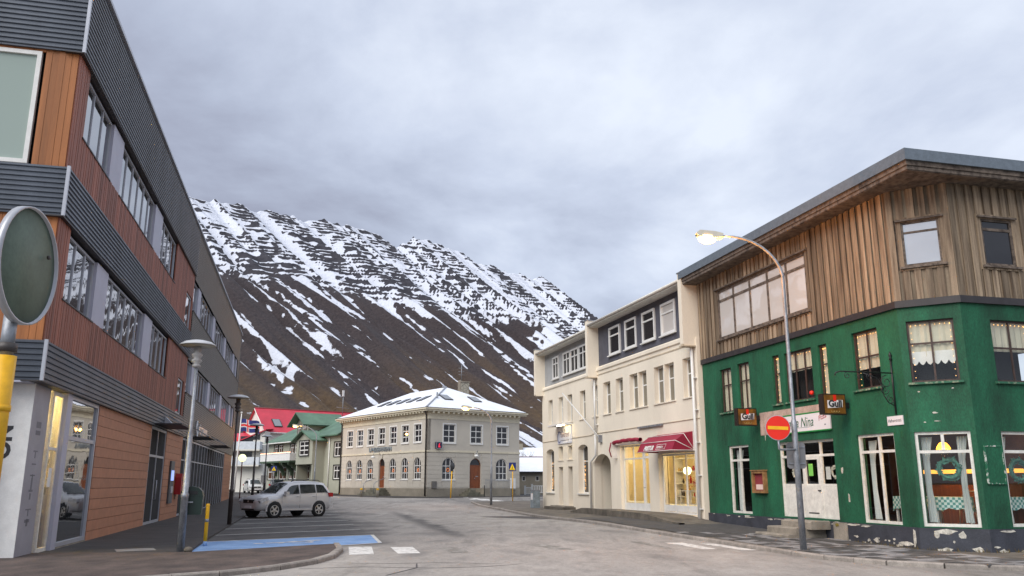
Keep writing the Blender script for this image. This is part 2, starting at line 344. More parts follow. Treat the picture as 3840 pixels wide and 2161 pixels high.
# road: pale dry carriageway, darker damp asphalt in the bays, stains
def road_mat():
    m = bpy.data.materials.new('asphalt'); m.use_nodes = True; t = m.node_tree; N = t.nodes; L = t.links; b = N['Principled BSDF']
    g = N.new('ShaderNodeNewGeometry'); sp = N.new('ShaderNodeSeparateXYZ'); L.new(g.outputs['Position'], sp.inputs[0])
    def noise(scale, st, det=6, rg=.6):
        mp_ = N.new('ShaderNodeMapping'); mp_.inputs['Scale'].default_value = st; mp_.inputs['Rotation'].default_value = (0, 0, R(14)); L.new(g.outputs['Position'], mp_.inputs[0]); n = N.new('ShaderNodeTexNoise'); n.inputs['Scale'].default_value = scale; n.inputs['Detail'].default_value = det; n.inputs['Roughness'].default_value = rg; L.new(mp_.outputs[0], n.inputs[0]); return n.outputs['Fac']
    def math_(op, a, b_, clampv=False):
        n = N.new('ShaderNodeMath'); n.operation = op; n.use_clamp = clampv
        for i, v in enumerate((a, b_)):
            if isinstance(v, (int, float)): n.inputs[i].default_value = v
            else: L.new(v, n.inputs[i])
        return n.outputs[0]
    def rng(v, a, b_, c, d):
        n = N.new('ShaderNodeMapRange'); n.inputs[1].default_value = a; n.inputs[2].default_value = b_; n.inputs[3].default_value = c; n.inputs[4].default_value = d; L.new(v, n.inputs[0]); return n.outputs[0]
    big = noise(.30, (1, .45, 1)); mid = noise(1.1, (1, .5, 1)); fine = math_('ADD', math_('MULTIPLY', noise(42, (1, 1, 1), 3), .6), math_('MULTIPLY', noise(9, (1, .6, 1), 6, .75), .4))
    # damp bay area lies left of the line through (-3.2,24) running along the street
    dist = math_('ADD', math_('ADD', sp.outputs[0], math_('MULTIPLY', sp.outputs[1], .27)), -3.6)
    dd = math_('ADD', dist, math_('MULTIPLY', math_('SUBTRACT', big, .5), 9.0))
    bay = rng(dd, -1.2, .8, 1, 0)
    far = rng(sp.outputs[1], 22.5, 25, 0, 1); bay = math_('MULTIPLY', bay, far)
    st = math_('MAXIMUM', rng(math_('MULTIPLY', big, mid), .25, .38, 0, .65), rng(noise(.9, (1.6, .10, 1)), .56, .72, 0, .45))
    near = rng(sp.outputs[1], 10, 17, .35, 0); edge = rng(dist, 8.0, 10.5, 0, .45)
    # long soft tyre-darkened seam curving across the carriageway
    sx = math_('ABSOLUTE', math_('ADD', math_('ADD', sp.outputs[0], math_('MULTIPLY', math_('SUBTRACT', sp.outputs[1], 26), .227)), math_('ADD', 1.4, math_('MULTIPLY', math_('SUBTRACT', mid, .5), 1.1))), 0)
    seam = math_('MULTIPLY', math_('MULTIPLY', rng(sx, .12, .60, .8, 0), rng(sp.outputs[1], 25, 28, 0, 1)), rng(sp.outputs[1], 44, 52, 1, 0))
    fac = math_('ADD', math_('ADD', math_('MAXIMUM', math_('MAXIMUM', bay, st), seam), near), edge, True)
    pale = N.new('ShaderNodeMix'); pale.data_type = 'RGBA'; pale.inputs['A'].default_value = (.255, .236, .214, 1); pale.inputs['B'].default_value = (.39, .362, .332, 1); L.new(rng(mid, .35, .65, 0, 1), pale.inputs['Factor'])
    dk = N.new('ShaderNodeMix'); dk.data_type = 'RGBA'; dk.inputs['A'].default_value = (.04, .039, .04, 1); dk.inputs['B'].default_value = (.10, .095, .09, 1); L.new(rng(mid, .35, .65, 0, 1), dk.inputs['Factor'])
    mm = N.new('ShaderNodeMix'); mm.data_type = 'RGBA'; L.new(fac, mm.inputs['Factor']); L.new(pale.outputs['Result'], mm.inputs['A']); L.new(dk.outputs['Result'], mm.inputs['B'])
    sc_ = N.new('ShaderNodeVectorMath'); sc_.operation = 'SCALE'; L.new(mm.outputs['Result'], sc_.inputs[0]); L.new(rng(fine, .35, .65, .66, 1.34), sc_.inputs['Scale']); L.new(sc_.outputs[0], b.inputs['Base Color'])
    L.new(rng(fac, 0, 1, .9, .78), b.inputs['Roughness'])
    bp = N.new('ShaderNodeBump'); bp.inputs['Strength'].default_value = .35; bp.inputs['Distance'].default_value = .01; L.new(fine, bp.inputs['Height']); L.new(bp.outputs[0], b.inputs['Normal'])
    return m
m_road = road_mat()
m_pave = M('dark_pavement_asphalt', (.042, .038, .036), .75, .3, 1.2, fine=.25, bump=.3, bs=40)
m_brickp = M('brown_block_paving', (.075, .054, .045), .8, .4, 1.6, fine=.3, bump=.4, bs=30, stretch=(1, .6, 1))
m_kerb = M('pale_kerb_concrete', (.26, .235, .21), .85, .2, 5, rnd=.12, fine=.15)
m_pavL = M('pale_paver', (.225, .22, .22), .85, .15, 4, rnd=.2, fine=.15)
m_pavD = M('dark_paver', (.075, .072, .07), .8, .2, 4, rnd=.3, fine=.2)
m_field = M('winter_grass_land', (.10, .075, .035), .95, .4, .02)

# ------------------------------------------------------------------ ground, road, pavements
def sheet(name, xs, ys, fz, mat):
    v = [(x, y, fz(x, y)) for y in ys for x in xs]; n = len(xs); f = [(j*n+i, j*n+i+1, (j+1)*n+i+1, (j+1)*n+i) for j in range(len(ys)-1) for i in range(n-1)]
    me = bpy.data.meshes.new(name); me.from_pydata(v, [], f); me.materials.append(mat); me.polygons.foreach_set('use_smooth', [True]*len(f)); return struct(link(name, me))
xs = [-6000, -2500, -1000, -400, -150]+[-70+4*i for i in range(28)]+[60, 120, 300, 900, 2500, 6000]
ys = [-3000, -800, -200, -60]+[-20+4*i for i in range(36)]+[150, 220, 400, 900, 2500, 8000]
sheet('ground', xs, ys, lambda x, y: gz(x, y)-.03, m_field)
sheet('road', [-75+1.5*i for i in range(90)], [-12+1.5*i for i in range(110)], gz, m_road)
road = bpy.data.objects['road']
def drape(name, pts, dz, mat, parent=None, th=None):
    """flat painted patch or slab following the ground; pts counter-clockwise outline (x, y)"""
    mb = MB(); mb.quad(*[(x, y, gz(x, y)+dz) for x, y in pts])
    if th:
        for (a, b), (c, d) in zip(pts, pts[1:]+pts[:1]): mb.quad((a, b, gz(a, b)+dz-th), (c, d, gz(c, d)+dz-th), (c, d, gz(c, d)+dz), (a, b, gz(a, b)+dz))
    return mb.build(name, mat, parent)
def stripq(name, A, B, w0, mat, dz=.005, parent=road, n=10):
    """painted line from A to B"""
    ax, ay = A; bx_, by = B; L_ = math.hypot(bx_-ax, by-ay); nx, ny = -(by-ay)/L_*w0/2, (bx_-ax)/L_*w0/2; mb = MB(); P = []
    for k in range(n+1):
        x, y = ax+(bx_-ax)*k/n, ay+(by-ay)*k/n; P.append(((x+nx, y+ny, gz(x, y)+dz), (x-nx, y-ny, gz(x, y)+dz)))
    for k in range(n): mb.quad(P[k][1], P[k+1][1], P[k+1][0], P[k][0])
    return mb.build(name, mat, parent)
# blue disabled bay, bay lines
bay = drape('disabled_bay', [(-7.63, 20.37), (-3.67, 24.41), (-4.52, 28.15), (-8.81, 24.88)], .006, m_blue, road)
for A, B in (((-7.6, 20.42), (-3.72, 24.37)), ((-8.78, 24.84), (-4.55, 28.07)), ((-3.72, 24.45), (-4.54, 28.07))): stripq('bay_line', A, B, .11, m_bayl, .010, bay)
t = MB()
cx0, cy0, ca = -6.05, 24.65, R(40)
def bp_(u, v): x, y = cx0+u*math.cos(ca)-v*math.sin(ca), cy0+u*math.sin(ca)+v*math.cos(ca); return (x, y, gz(x, y)+.011)
for k in range(10):
    a0, a1 = R(-150+k*30), R(-120+k*30)
    t.quad(bp_(.42*math.cos(a0), .42*math.sin(a0)), bp_(.42*math.cos(a1), .42*math.sin(a1)), bp_(.32*math.cos(a1), .32*math.sin(a1)), bp_(.32*math.cos(a0), .32*math.sin(a0)))
t.quad(bp_(-.1, .1), bp_(.9, .35), bp_(.9, .55), bp_(-.1, .3)); t.quad(bp_(-.9, .12), bp_(-.1, .1), bp_(-.1, .3), bp_(-.9, .3)); t.quad(bp_(-1.25, .1), bp_(-1.0, .1), bp_(-1.0, .32), bp_(-1.25, .32)); t.quad(bp_(-.7, -.1), bp_(-.55, -.1), bp_(-.35, .12), bp_(-.5, .12))
t.build('wheelchair_symbol', m_line, bay)
for k in range(11):
    ax, ay = -9.58-.93*k, 27.92+3.72*k; stripq('bay_line', (ax, ay), (ax+4.05, ay+3.58), .15, m_bayl)
# zebra crossing: two fresh blocks by the corner, worn ones towards the far kerb
for a, b, c, d in (((-4.32, 22.94), (-3.83, 20.45), (-3.27, 20.62), (-3.72, 23.0)), ((-3.2, 22.84), (-2.72, 20.75), (-2.2, 20.9), (-2.62, 22.9))): drape('zebra_block', [a, b, c, d], .005, m_line, road)
m_wline = M('almost_worn_off_line', (.24, .225, .20), .8, .2, 3, col2=(.45, .43, .40), lo=.45, hi=.75, fine=.2)
for a, b, c, d in (((-1.9, 22.6), (-1.45, 21.0), (-1.0, 21.1), (-1.4, 22.7)), ((.5, 23.4), (1.15, 21.8), (1.6, 21.9), (.95, 23.5)), ((3.3, 24.2), (3.92, 22.3), (4.1, 22.2), (3.62, 24.27))): drape('zebra_block', [a, b, c, d], .005, m_wline, road)
for a, b, c, d in (((4.19, 23.86), (4.85, 22.0), (5.21, 22.03), (4.69, 23.95)), ((5.1, 23.64), (5.75, 21.7), (6.14, 21.71), (5.54, 23.51)), ((5.92, 23.05), (6.25, 21.75), (6.45, 21.2), (6.12, 22.4))): drape('zebra_block', [a, b, c, d], .005, m_line, road)
for k in range(4): drape('zebra_block', [(-4.6+.95*k, 78.5-3.0*k), (-3.4+.95*k, 71-2.2*k), (-2.9+.95*k, 70.8-2.2*k), (-4.1+.95*k, 78.3-3.0*k)], .006, m_line, road)
# dark seam where the carriageway was patched, and cracks
m_patch = M('dark_patched_asphalt', (.055, .05, .048), .7, .35, 1.5, fine=.2)
def ribbon(name, pts, ws, mat, dz, parent):
    mb = MB(); P = []
    for i, (x, y) in enumerate(pts):
        a, b = pts[max(i-1, 0)], pts[min(i+1, len(pts)-1)]; l = math.hypot(b[0]-a[0], b[1]-a[1]); nx, ny = -(b[1]-a[1])/l*ws[i]/2, (b[0]-a[0])/l*ws[i]/2; P.append(((x+nx, y+ny, gz(x+nx, y+ny)+dz), (x-nx, y-ny, gz(x-nx, y-ny)+dz)))
    for p, q in zip(P, P[1:]): mb.quad(p[1], q[1], q[0], p[0])
    return mb.build(name, mat, parent)
ribbon('asphalt_patch', [(-1.5, 41.9), (-.2, 40.2), (1.1, 37.8), (2.2, 35.2)], [.12, 1.3, 1.2, .1], m_patch, .003, road)
ribbon('crack', [(-4.2, 17.2), (-3, 17.6), (-1.6, 17.35), (-.6, 17.6), (.2, 18.2)], [.05, .05, .04, .05, .02], m_patch, .003, road)
ribbon('crack', [(-4.0, 18.5), (-2.6, 18.3), (-1.5, 18.5), (-.2, 18.25)], [.02, .04, .04, .02], m_patch, .003, road)
ribbon('crack', [(-2.3, 16), (-1.9, 17.4), (-2.0, 18.3)], [.05, .04, .02], m_patch, .004, road)
# left pavement along the office building and the block-paved corner
ED = lambda y: -9.58-.2475*(y-27.92)          # edge towards the bays
pv = MB(); rows = [24.88+2.5*i for i in range(22)]
for y0, y1 in zip(rows, rows[1:]):
    a, b, c, d = (-40, y0), (ED(y0), y0), (ED(y1), y1), (-40, y1); pv.quad(*[(x, y, gz(x, y)+.06) for x, y in (a, b, c, d)]); pv.quad((b[0], b[1], gz(*b)-.02), (c[0], c[1], gz(*c)-.02), (c[0], c[1], gz(*c)+.06), (b[0], b[1], gz(*b)+.06))
pvo = struct(pv.build('pavement', m_pave))
drape('slab', [(-9.35, 20.55), (-8.62, 21.05), (-8.98, 21.75), (-9.75, 21.3)], .0645, m_pavL, pvo)
drape('pavement_apron', [(-40, 20.2), (-10.9, 20.2), (-7.63, 20.37), (-8.81, 24.88), (-40, 24.88)], .0600, m_pave, pvo, .08)
corner = [(-40, 10.5), (-14, 12.6), (-9, 13.6), (-6.6, 14.75), (-5.35, 15.85), (-4.62, 17.05), (-4.22, 18.3), (-4.12, 19.5), (-4.3, 21.3), (-4.75, 23.1), (-7.63, 20.3), (-10.9, 20.15), (-40, 20.15)]
cpo = struct(drape('corner_pavement', corner, .075, m_brickp, None, .1))
kb = [(-14, 12.55), (-9, 13.55), (-6.6, 14.7), (-5.32, 15.8), (-4.57, 17.0), (-4.15, 18.25), (-4.05, 19.5), (-4.22, 21.3), (-4.68, 23.15)]
def kerb_run(pts, name, step, w0=.16, h=.11, top=.10):
    """row of kerb stones, each its own piece"""
    P = []
    for a, b in zip(pts, pts[1:]):
        l = math.hypot(b[0]-a[0], b[1]-a[1]); n = max(1, round(l/step))
        for k in range(n): P.append(((a[0]+(b[0]-a[0])*k/n, a[1]+(b[1]-a[1])*k/n), (a[0]+(b[0]-a[0])*(k+1)/n, a[1]+(b[1]-a[1])*(k+1)/n)))
    base = bpy.data.objects.new(name, None); COL.objects.link(base); struct(base); cache = {}
    for a, b in P:
        l = round(math.hypot(b[0]-a[0], b[1]-a[1]), 2); key = l
        if key not in cache:
            g_ = .008; cache[key] = MB().prism([(-w0/2, -h-.06), (w0/2, -h-.06), (w0/2, -.025), (w0/2-.025, 0), (-w0/2, 0)], -l/2+g_, l/2-g_, 'x').mesh('kerb_stone', m_kerb)
        x, y = (a[0]+b[0])/2, (a[1]+b[1])/2; sl = (gz(*b)-gz(*a))/l
        link('kerb_stone', cache[key], base, (x, y, gz(x, y)+top+random.uniform(-.004, .004)), (0, -math.atan(sl), math.atan2(b[1]-a[1], b[0]-a[0])))
    return base
kerb_run(list(reversed(kb)), 'kerb', .95)
# right pavement
kr = [(13.5, 15.9), (9.86, 16.79), (8.57, 17.28), (7.73, 17.92), (6.94, 19.21), (6.62, 20.36), (6.15, 22.07), (5.65, 23.71), (4.85, 25.9), (3.75, 29.14), (3.1, 31.2), (1.95, 35.0), (.95, 39.6), (-.6, 50.1), (-2.2, 58), (-3.0, 64)]
kerb_run(kr, 'kerb', .95)
KX = np.array([p[0] for p in reversed(kr[4:])]); KY = np.array([p[1] for p in reversed(kr[4:])])
def kerb_x(y):
    o = np.argsort(KY); return float(np.interp(y, KY[o], KX[o]))
pr = MB(); kin = [(x+.09, y+.03) for x, y in kr]
for (a, b), (c, d) in zip(kin, kin[1:]):
    e1, f1 = (max(14, a+3), b+4) if b < 19 else (14, b), (max(14, c+3), d+4) if d < 19 else (14, d)
    n = 6
    for k in range(n):
        q = [(a+(e1[0]-a)*k/n, b+(e1[1]-b)*k/n), (a+(e1[0]-a)*(k+1)/n, b+(e1[1]-b)*(k+1)/n), (c+(f1[0]-c)*(k+1)/n, d+(f1[1]-d)*(k+1)/n), (c+(f1[0]-c)*k/n, d+(f1[1]-d)*k/n)]
        pr.quad(*[(x, y, gz(x, y)+.085) for x, y in q])
pro = struct(pr.build('pavement', m_dconc))
# concrete pavers of two tones, laid along the green building
ga = R(-75.8); gx0, gy0 = 7.19, 31.24
pm = [MB().box(-.142, .142, -.142, .142, -.05, 0).mesh('paver', m) for m in (m_pavD, m_pavL)]
cand = []
for i in range(-14, 66):
    for j in range(1, 20):
        u, v = .15+.3*i, -.3*j+.12; x, y = gx0+u*math.cos(ga)-v*math.sin(ga), gy0+u*math.sin(ga)+v*math.cos(ga)
        if y < 19.2:
            kx = np.interp(y, [15.9, 16.79, 17.28, 17.92, 19.21], [13.5, 9.86, 8.57, 7.73, 6.94])
        else: kx = kerb_x(y)
        if x > kx+.26 and y > 15.8: cand.append((math.hypot(x, y), x, y, i, j))
cand.sort(); rest = MB()
for k, (dd, x, y, i, j) in enumerate(cand):
    light = random.random() < .36
    sl = (gz(x, y+.5)-gz(x, y-.5))
    if k < 300: link('paver', pm[1 if light else 0], pro, (x, y, gz(x, y)+.1+random.uniform(-.004, .004)), (sl*.97, 0, ga))
    else:
        c_, s_ = math.cos(ga)*.142, math.sin(ga)*.142; rest.quad(*[(px, py, gz(px, py)+.1) for px, py in ((x-c_+s_, y-s_-c_), (x+c_+s_, y+s_-c_), (x+c_-s_, y+s_+c_), (x-c_-s_, y-s_+c_))])
ro = rest.build('far_pavers', m_pavD, pro); ro['kind'] = 'stuff'
# far pavement under the bank and the houses
drape('far_pavement', [(-34, 121), (-44, 112), (-21.5, 90.6), (-10.0, 75.6), (-7.2, 75.2), (14, 90.5), (14, 121)], .05, m_pave, pro, .1)

# ------------------------------------------------------------------ mountain
def hsh(ix, iy, s): 
    h = (ix.astype(np.int64)*374761393+iy.astype(np.int64)*668265263+s*1274126177) & 0xffffffff; h = ((h ^ (h >> 13))*1274126177) & 0xffffffff; return ((h ^ (h >> 16)) & 0xffff)/65535.0
def vn(x, y, s=0):
    ix, iy = np.floor(x), np.floor(y); fx, fy = x-ix, y-iy; fx = fx*fx*(3-2*fx); fy = fy*fy*(3-2*fy)
    a, b, c, d = hsh(ix, iy, s), hsh(ix+1, iy, s), hsh(ix, iy+1, s), hsh(ix+1, iy+1, s); return a*(1-fx)*(1-fy)+b*fx*(1-fy)+c*(1-fx)*fy+d*fx*fy
def fbm(x, y, s=0, o=4):
    r_ = 0; am = .5; tot = 0
    for k in range(o): r_ = r_+am*vn(x*2**k, y*2**k, s+k*17); tot += am; am *= .5
    return r_/tot
def smo(a, b, x): t_ = np.clip((x-a)/(b-a), 0, 1); return t_*t_*(3-2*t_)
TS = [-1300, -600, -100, -45, 10, 65, 120, 175, 230, 285, 340, 395, 450, 505, 560, 615, 640, 670, 725, 780, 835, 890, 945, 1000, 1055, 1110, 1165, 1220, 1275, 1330, 1385, 1440, 1495, 1550, 1605, 1660, 1770, 1880, 1990, 2100, 2800]
TZ = [560, 575, 581, 589, 594, 601, 607, 611, 617, 624, 631, 638, 643, 637, 620, 640, 664, 668, 667, 671, 667, 662, 660, 658, 660, 664, 664, 668, 682, 658, 642, 627, 619, 608, 592, 582, 563, 541, 540, 555, 600]
S1 = np.concatenate([np.arange(-1250, -300, 10), np.arange(-300, 1800, 3.6), np.arange(1800, 2700, 12)])
T1 = np.concatenate([np.array([-260, -160, -80, -30, -10]), np.linspace(0, 1, 360)**1.05*1050])
S, T = np.meshgrid(S1, T1)
zr = np.interp(S, TS, TZ)+5*(fbm(S/22, S*0+3, 5, 3)-.5)+3*(vn(S/8, S*0, 8)-.5)
tau = np.clip(T/(zr*1.62), 0, 1)
base = zr*(1-tau)**1.42
env = np.sin(np.pi*np.clip(tau*1.05+.04, 0, 1))**.7
wS = S+34*(fbm(S/160, T/240, 11, 3)-.5)*2
but = 1-np.abs(2*fbm(wS/62, T/1300, 21, 3)-1)*1.9            # sharp spurs
gul = 1-np.abs(2*vn(wS/52+.3*np.sin(T/170), T/1900, 31)-1)
Z = base+env*(44*(but-.5)+27*(gul-.5)+10*(fbm(S/45, T/70, 41, 4)-.5))
zone = smo(-.07, .07, Z/zr-(.63-.13*smo(0, 1300, S))+.16*(fbm(wS/150, T/500, 51, 3)-.5))       # bedded cliffs above, scree below
Zw = Z+.03*S+7*(fbm(S/110, T/110, 61, 3)-.5); q = (Zw+5.5*np.sin(Zw/19.0)+3.2*np.sin(Zw/8.3+1.0))/13.0; fl = np.floor(q); fr = q-fl
Zt = Z+(fr**2.6-fr)*11.0
Z = Z*(1-.8*zone)+Zt*.8*zone
back = T < 0
Z = np.where(back, zr+T*.55, Z)
Z = np.maximum(Z-6, -3)+3
ledge = 1-fr
sup = .50*ledge+.66*(1-but)+1.0*fbm(S/20, T/12, 71, 5)-.1+.25*fbm(S/210, T/200, 77, 2)-.10*smo(900, 1600, S)
sup = smo(.90, 1.06, sup+.10*smo(.55, .95, Z/zr))
stk = vn(wS/24+.3*fbm(S/60, T/60, 83, 2), T/260, 81)*.5+.5*fbm(wS/13, T/120, 87, 3); pat = fbm(S/170, T/150, 91, 3)
slo = smo(.635, .75, stk*.62+.44*pat+.12*(1-gul)+.10*fbm(S/7, T/12, 97, 3)*2.2-.11)*smo(0, 60, Z)
thin = smo(.66, .80, fbm(wS/7.5, T/150, 111, 2)*.75+.35*fbm(S/90, T/80, 113, 3))*smo(0, 40, Z); slo = np.maximum(slo, .9*thin)
snow = np.where(back, 1.0, zone*sup+(1-zone)*slo)
grass = smo(.42, .06, Z/zr+.25*(fbm(wS/70, T/260, 101, 4)-.5))*smo(.36, .62, fbm(wS/55, T/240, 103, 4))
X = -650+.59*S+.807*T; Y = 1690+.807*S-.59*T
nS, nT = len(S1), len(T1); V = np.stack([X, Y, Z], -1).reshape(-1, 3).astype(np.float32)
idx = np.arange(nS*nT).reshape(nT, nS); F_ = np.stack([idx[:-1, :-1], idx[1:, :-1], idx[1:, 1:], idx[:-1, 1:]], -1).reshape(-1, 4)
me = bpy.data.meshes.new('mountain'); me.vertices.add(len(V)); me.vertices.foreach_set('co', V.ravel()); me.loops.add(F_.size); me.loops.foreach_set('vertex_index', F_.ravel().astype(np.int32))
me.polygons.add(len(F_)); me.polygons.foreach_set('loop_start', np.arange(0, F_.size, 4, dtype=np.int32)); me.polygons.foreach_set('loop_total', np.full(len(F_), 4, dtype=np.int32)); me.update(calc_edges=True)
for nm, arr in (('snow', snow), ('grass', grass), ('bed', zone)):
    at = me.attributes.new(nm, 'FLOAT', 'POINT'); at.data.foreach_set('value', arr.reshape(-1).astype(np.float32))
mm = bpy.data.materials.new('basalt_scree_and_snow'); mm.use_nodes = True; t_ = mm.node_tree; N = t_.nodes; L = t_.links; b = N['Principled BSDF']; b.inputs['Roughness'].default_value = .9
def att(n_): a = N.new('ShaderNodeAttribute'); a.attribute_name = n_; return a.outputs['Fac']
g_ = N.new('ShaderNodeNewGeometry')
def nz_(scale, det=5): n = N.new('ShaderNodeTexNoise'); n.inputs['Scale'].default_value = scale; n.inputs['Detail'].default_value = det; n.inputs['Roughness'].default_value = .65; L.new(g_.outputs['Position'], n.inputs[0]); return n.outputs['Fac']
def mixc(f, a, c):
    n = N.new('ShaderNodeMix'); n.data_type = 'RGBA'
    for s_, v in (('Factor', f), ('A', a), ('B', c)):
        if isinstance(v, (tuple, float)): n.inputs[s_].default_value = v if isinstance(v, float) else (*v, 1)
        else: L.new(v, n.inputs[s_])
    return n.outputs['Result']
def mr_(v, a, c, d, e_): n = N.new('ShaderNodeMapRange'); n.inputs[1].default_value = a; n.inputs[2].default_value = c; n.inputs[3].default_value = d; n.inputs[4].default_value = e_; L.new(v, n.inputs[0]); return n.outputs[0]
rock = mixc(mr_(nz_(.22, 8), .3, .7, 0, 1), (.019, .014, .017), (.055, .041, .042))
cliff = mixc(mr_(nz_(.06), .35, .65, 0, 1), (.018, .018, .026), (.052, .050, .062))
rock = mixc(att('bed'), rock, cliff)
rock = mixc(att('grass'), rock, mixc(mr_(nz_(.16, 8), .3, .7, 0, 1), (.060, .036, .016), (.135, .085, .035)))
ms = N.new('ShaderNodeMath'); ms.operation = 'MULTIPLY_ADD'; ms.inputs[1].default_value = 1.25; L.new(nz_(.085, 8), ms.inputs[0]); L.new(att('snow'), ms.inputs[2])
fin = mixc(mr_(ms.outputs[0], 1.04, 1.16, 0, 1), rock, (.62, .65, .73)); L.new(fin, b.inputs['Base Color'])
bmp = N.new('ShaderNodeBump'); bmp.inputs['Strength'].default_value = .8; bmp.inputs['Distance'].default_value = 4; L.new(nz_(.16, 8), bmp.inputs['Height']); L.new(bmp.outputs[0], b.inputs['Normal'])
me.materials.append(mm); struct(link('mountain', me))
# ================================================================== office building (left)
ob = thing('office_building', 'long three-storey office block with cedar boards, dark ribbed bands and a ground-floor post office', 'building', (-10.57, 18.48, 0), R(103.86))
F = Fac(ob); E_ = Fac(ob, 0, 14, R(-90))          # street side; end wall (its right edge is the corner)
MB().box(.25, 54.3, .35, 13.9, 3.9, 14.0).build('core', m_dark, ob)
MB().box(6.1, 54.3, .7, 13.9, 0, 3.9).build('core', m_dark, ob)
for nm, za, zb in (('lower', 3.87, 4.77), ('middle', 7.70, 8.90), ('upper', 11.86, 14.15)):
    mb = corrug(MB(), -.10, 23.0, za, zb, .125, .035, -.10); mb.quad((-.1, -.1, za), (-.1, .4, za), (23, .4, za), (23, -.1, za)); F.put(mb, 'ribbed_band', m_band)
    mb = corrug(MB(), 0, 14.10, za, zb, .125, .035, -.10); mb.quad((0, -.1, za), (0, .4, za), (14.1, .4, za), (14.1, -.1, za)); E_.put(mb, 'ribbed_band', m_band)
    MB().box(-.155, -.085, -.155, -.085, za-.01, zb+.01).build('corner_trim', m_alu, ob)
    MB().box(-.14, 23, -.13, .3, za-.03, za).build('drip_edge', m_blackb, ob)
MB().box(-.2, 54.5, -.2, .5, 14.15, 14.24).build('roof_edge', m_alu, ob); MB().box(-.2, .5, .5, 14.1, 14.15, 14.24).build('roof_edge', m_alu, ob)
MB().box(0, 54.4, .2, 14.0, 14.05, 14.16).build('roof', m_gsteel, ob)
# cedar boards
lw = [(1.0, 3.9, 5.95, 7.70), (3.9, 5.3, 5.95, 7.70), (5.3, 11.25, 5.95, 7.70), (11.25, 12.85, 5.95, 7.70), (12.85, 16.85, 5.95, 7.70), (20.65, 22.3, 4.77, 6.42)]
uw = [(1.0, 4.0, 10.08, 11.86), (4.0, 5.4, 10.08, 11.86), (5.4, 11.3, 10.08, 11.86), (11.3, 12.95, 10.08, 11.86), (12.95, 16.9, 10.08, 11.86), (20.8, 22.7, 8.9, 10.58)]
for za, zb, ops in ((4.77, 7.70, lw), (8.90, 11.86, uw)):
    mb = MB()
    for i, a, b, p, q_ in split(0, 23, za, zb, .145, ops, .005): yy = -.03-.006*((i*7) % 3); mb.box(a, b, yy, .02, p, q_)
    o = F.put(mb, 'cedar_boards', m_cedar); o['kind'] = 'stuff'
    mb = MB()
    eo = [(8.5, 13.19, 8.93, 11.80)] if za > 8 else []
    for i, a, b, p, q_ in split(0, 14, za, zb, .145, eo, .005): mb.box(a, b, -.03-.006*((i*5) % 3), .02, p, q_)
    o = E_.put(mb, 'cedar_boards', m_cedar2); o['kind'] = 'stuff'
E_.window(8.5, 13.19, 8.93, 11.80, -.05, 1, 1, m_white, mirror('grey_green_window_glass', (.33, .40, .37), 1.2), fw=.10, bar=.08, dep=.12)
def ribbon_win(groups, pil, z0, z1):
    for a, b, n in groups: F.window(a, b, z0, z1-.1, .05, n, 1, m_alu, m_glassL, fw=.06, bar=.05, dep=.09, sill=(-.06, .04, m_blackb))
    for a, b in pil: MB().box(a+.003, b-.003, -.02, .2, z0-.02, z1-.1).build('pier', m_alu2, ob)
ribbon_win([(1.0, 3.9, 3), (5.3, 11.25, 6), (12.85, 16.85, 4)], [(3.9, 5.3), (11.25, 12.85)], 5.95, 7.70)
ribbon_win([(1.0, 4.0, 3), (5.4, 11.3, 6), (12.95, 16.9, 4)], [(4.0, 5.4), (11.3, 12.95)], 10.08, 11.86)
F.window(20.65, 22.3, 4.80, 6.42, .02, 1, 1, m_alu, m_glassL, fw=.08); F.window(20.8, 22.7, 8.93, 10.58, .02, 1, 1, m_alu, m_glassL, fw=.08)
# far wing in grey ribbed steel with window ribbons
for za, zb in ((3.87, 5.97), (7.62, 10.05), (11.68, 14.15)):
    F.put(corrug(MB(), 23.0, 54.4, za, zb, .11, .028, -.06), 'ribbed_cladding', m_gsteel)
    MB().box(23.0, 54.4, -.12, .1, zb-.02, zb+.03).build('flashing', m_blackb, ob) if zb < 14 else None
grp = [(23.3, 25.0, 1), (26.2, 32.8, 5), (34.0, 40.6, 5), (41.8, 48.4, 5), (49.6, 51.6, 2)]; pil = [(25.0, 26.2), (32.8, 34.0), (40.6, 41.8), (48.4, 49.6), (51.6, 52.4)]
ribbon_win(grp, pil, 5.99, 7.72); ribbon_win(grp, pil, 10.07, 11.78)
for za, zb in ((5.97, 7.62), (10.05, 11.68)): F.put(corrug(MB(), 52.4, 54.4, za, zb, .11, .028, -.06), 'ribbed_cladding', m_gsteel)
MB().box(54.35, 54.5, -.1, .3, 3.87, 14.15).build('corner_trim', m_gsteel, ob); MB().box(54.3, 54.45, .3, 14, 0, 14.1).build('end_wall', m_gsteel, ob)
# ground floor: horizontal terracotta boards
def courses(x0, x1, ops=()):
    n = 13; h = 3.85/n
    for k in range(n):
        za, zb = .02+k*h, .02+(k+1)*h-.012
        key = (round(x1-x0, 2), 'c')
        if key not in PANES: PANES[key] = MB().box(0, x1-x0, -.02, .03, 0, zb-za).mesh('board', m_terra)
        link('board', PANES[key], ob, (x0, random.uniform(-.003, .003), za))
courses(6.05, 14.98); courses(18.85, 23.98); courses(47.65, 54.4)
MB().box(6.0, 54.4, .04, .1, 0, 3.86).build('backing', m_dark, ob)
def glazing(x0, x1, n, zt, doors=()):
    F.window(x0, x1, .08, 3.85, .02, n, [2.74/3.85], m_alu, m_glassL, fw=.09, bar=.06, dep=.10)
F.window(2.98, 6.0, .10, 3.84, -.01, 1, [.715], m_alu, m_glassL, fw=.10, bar=.10, dep=.12)
MB().box(2.55, 2.97, -.03, .5, 0, 3.86).build('column', m_alu2, ob)
MB().box(2.6, 6.05, -.02, .3, 0, .095).build('threshold', m_conc, ob)
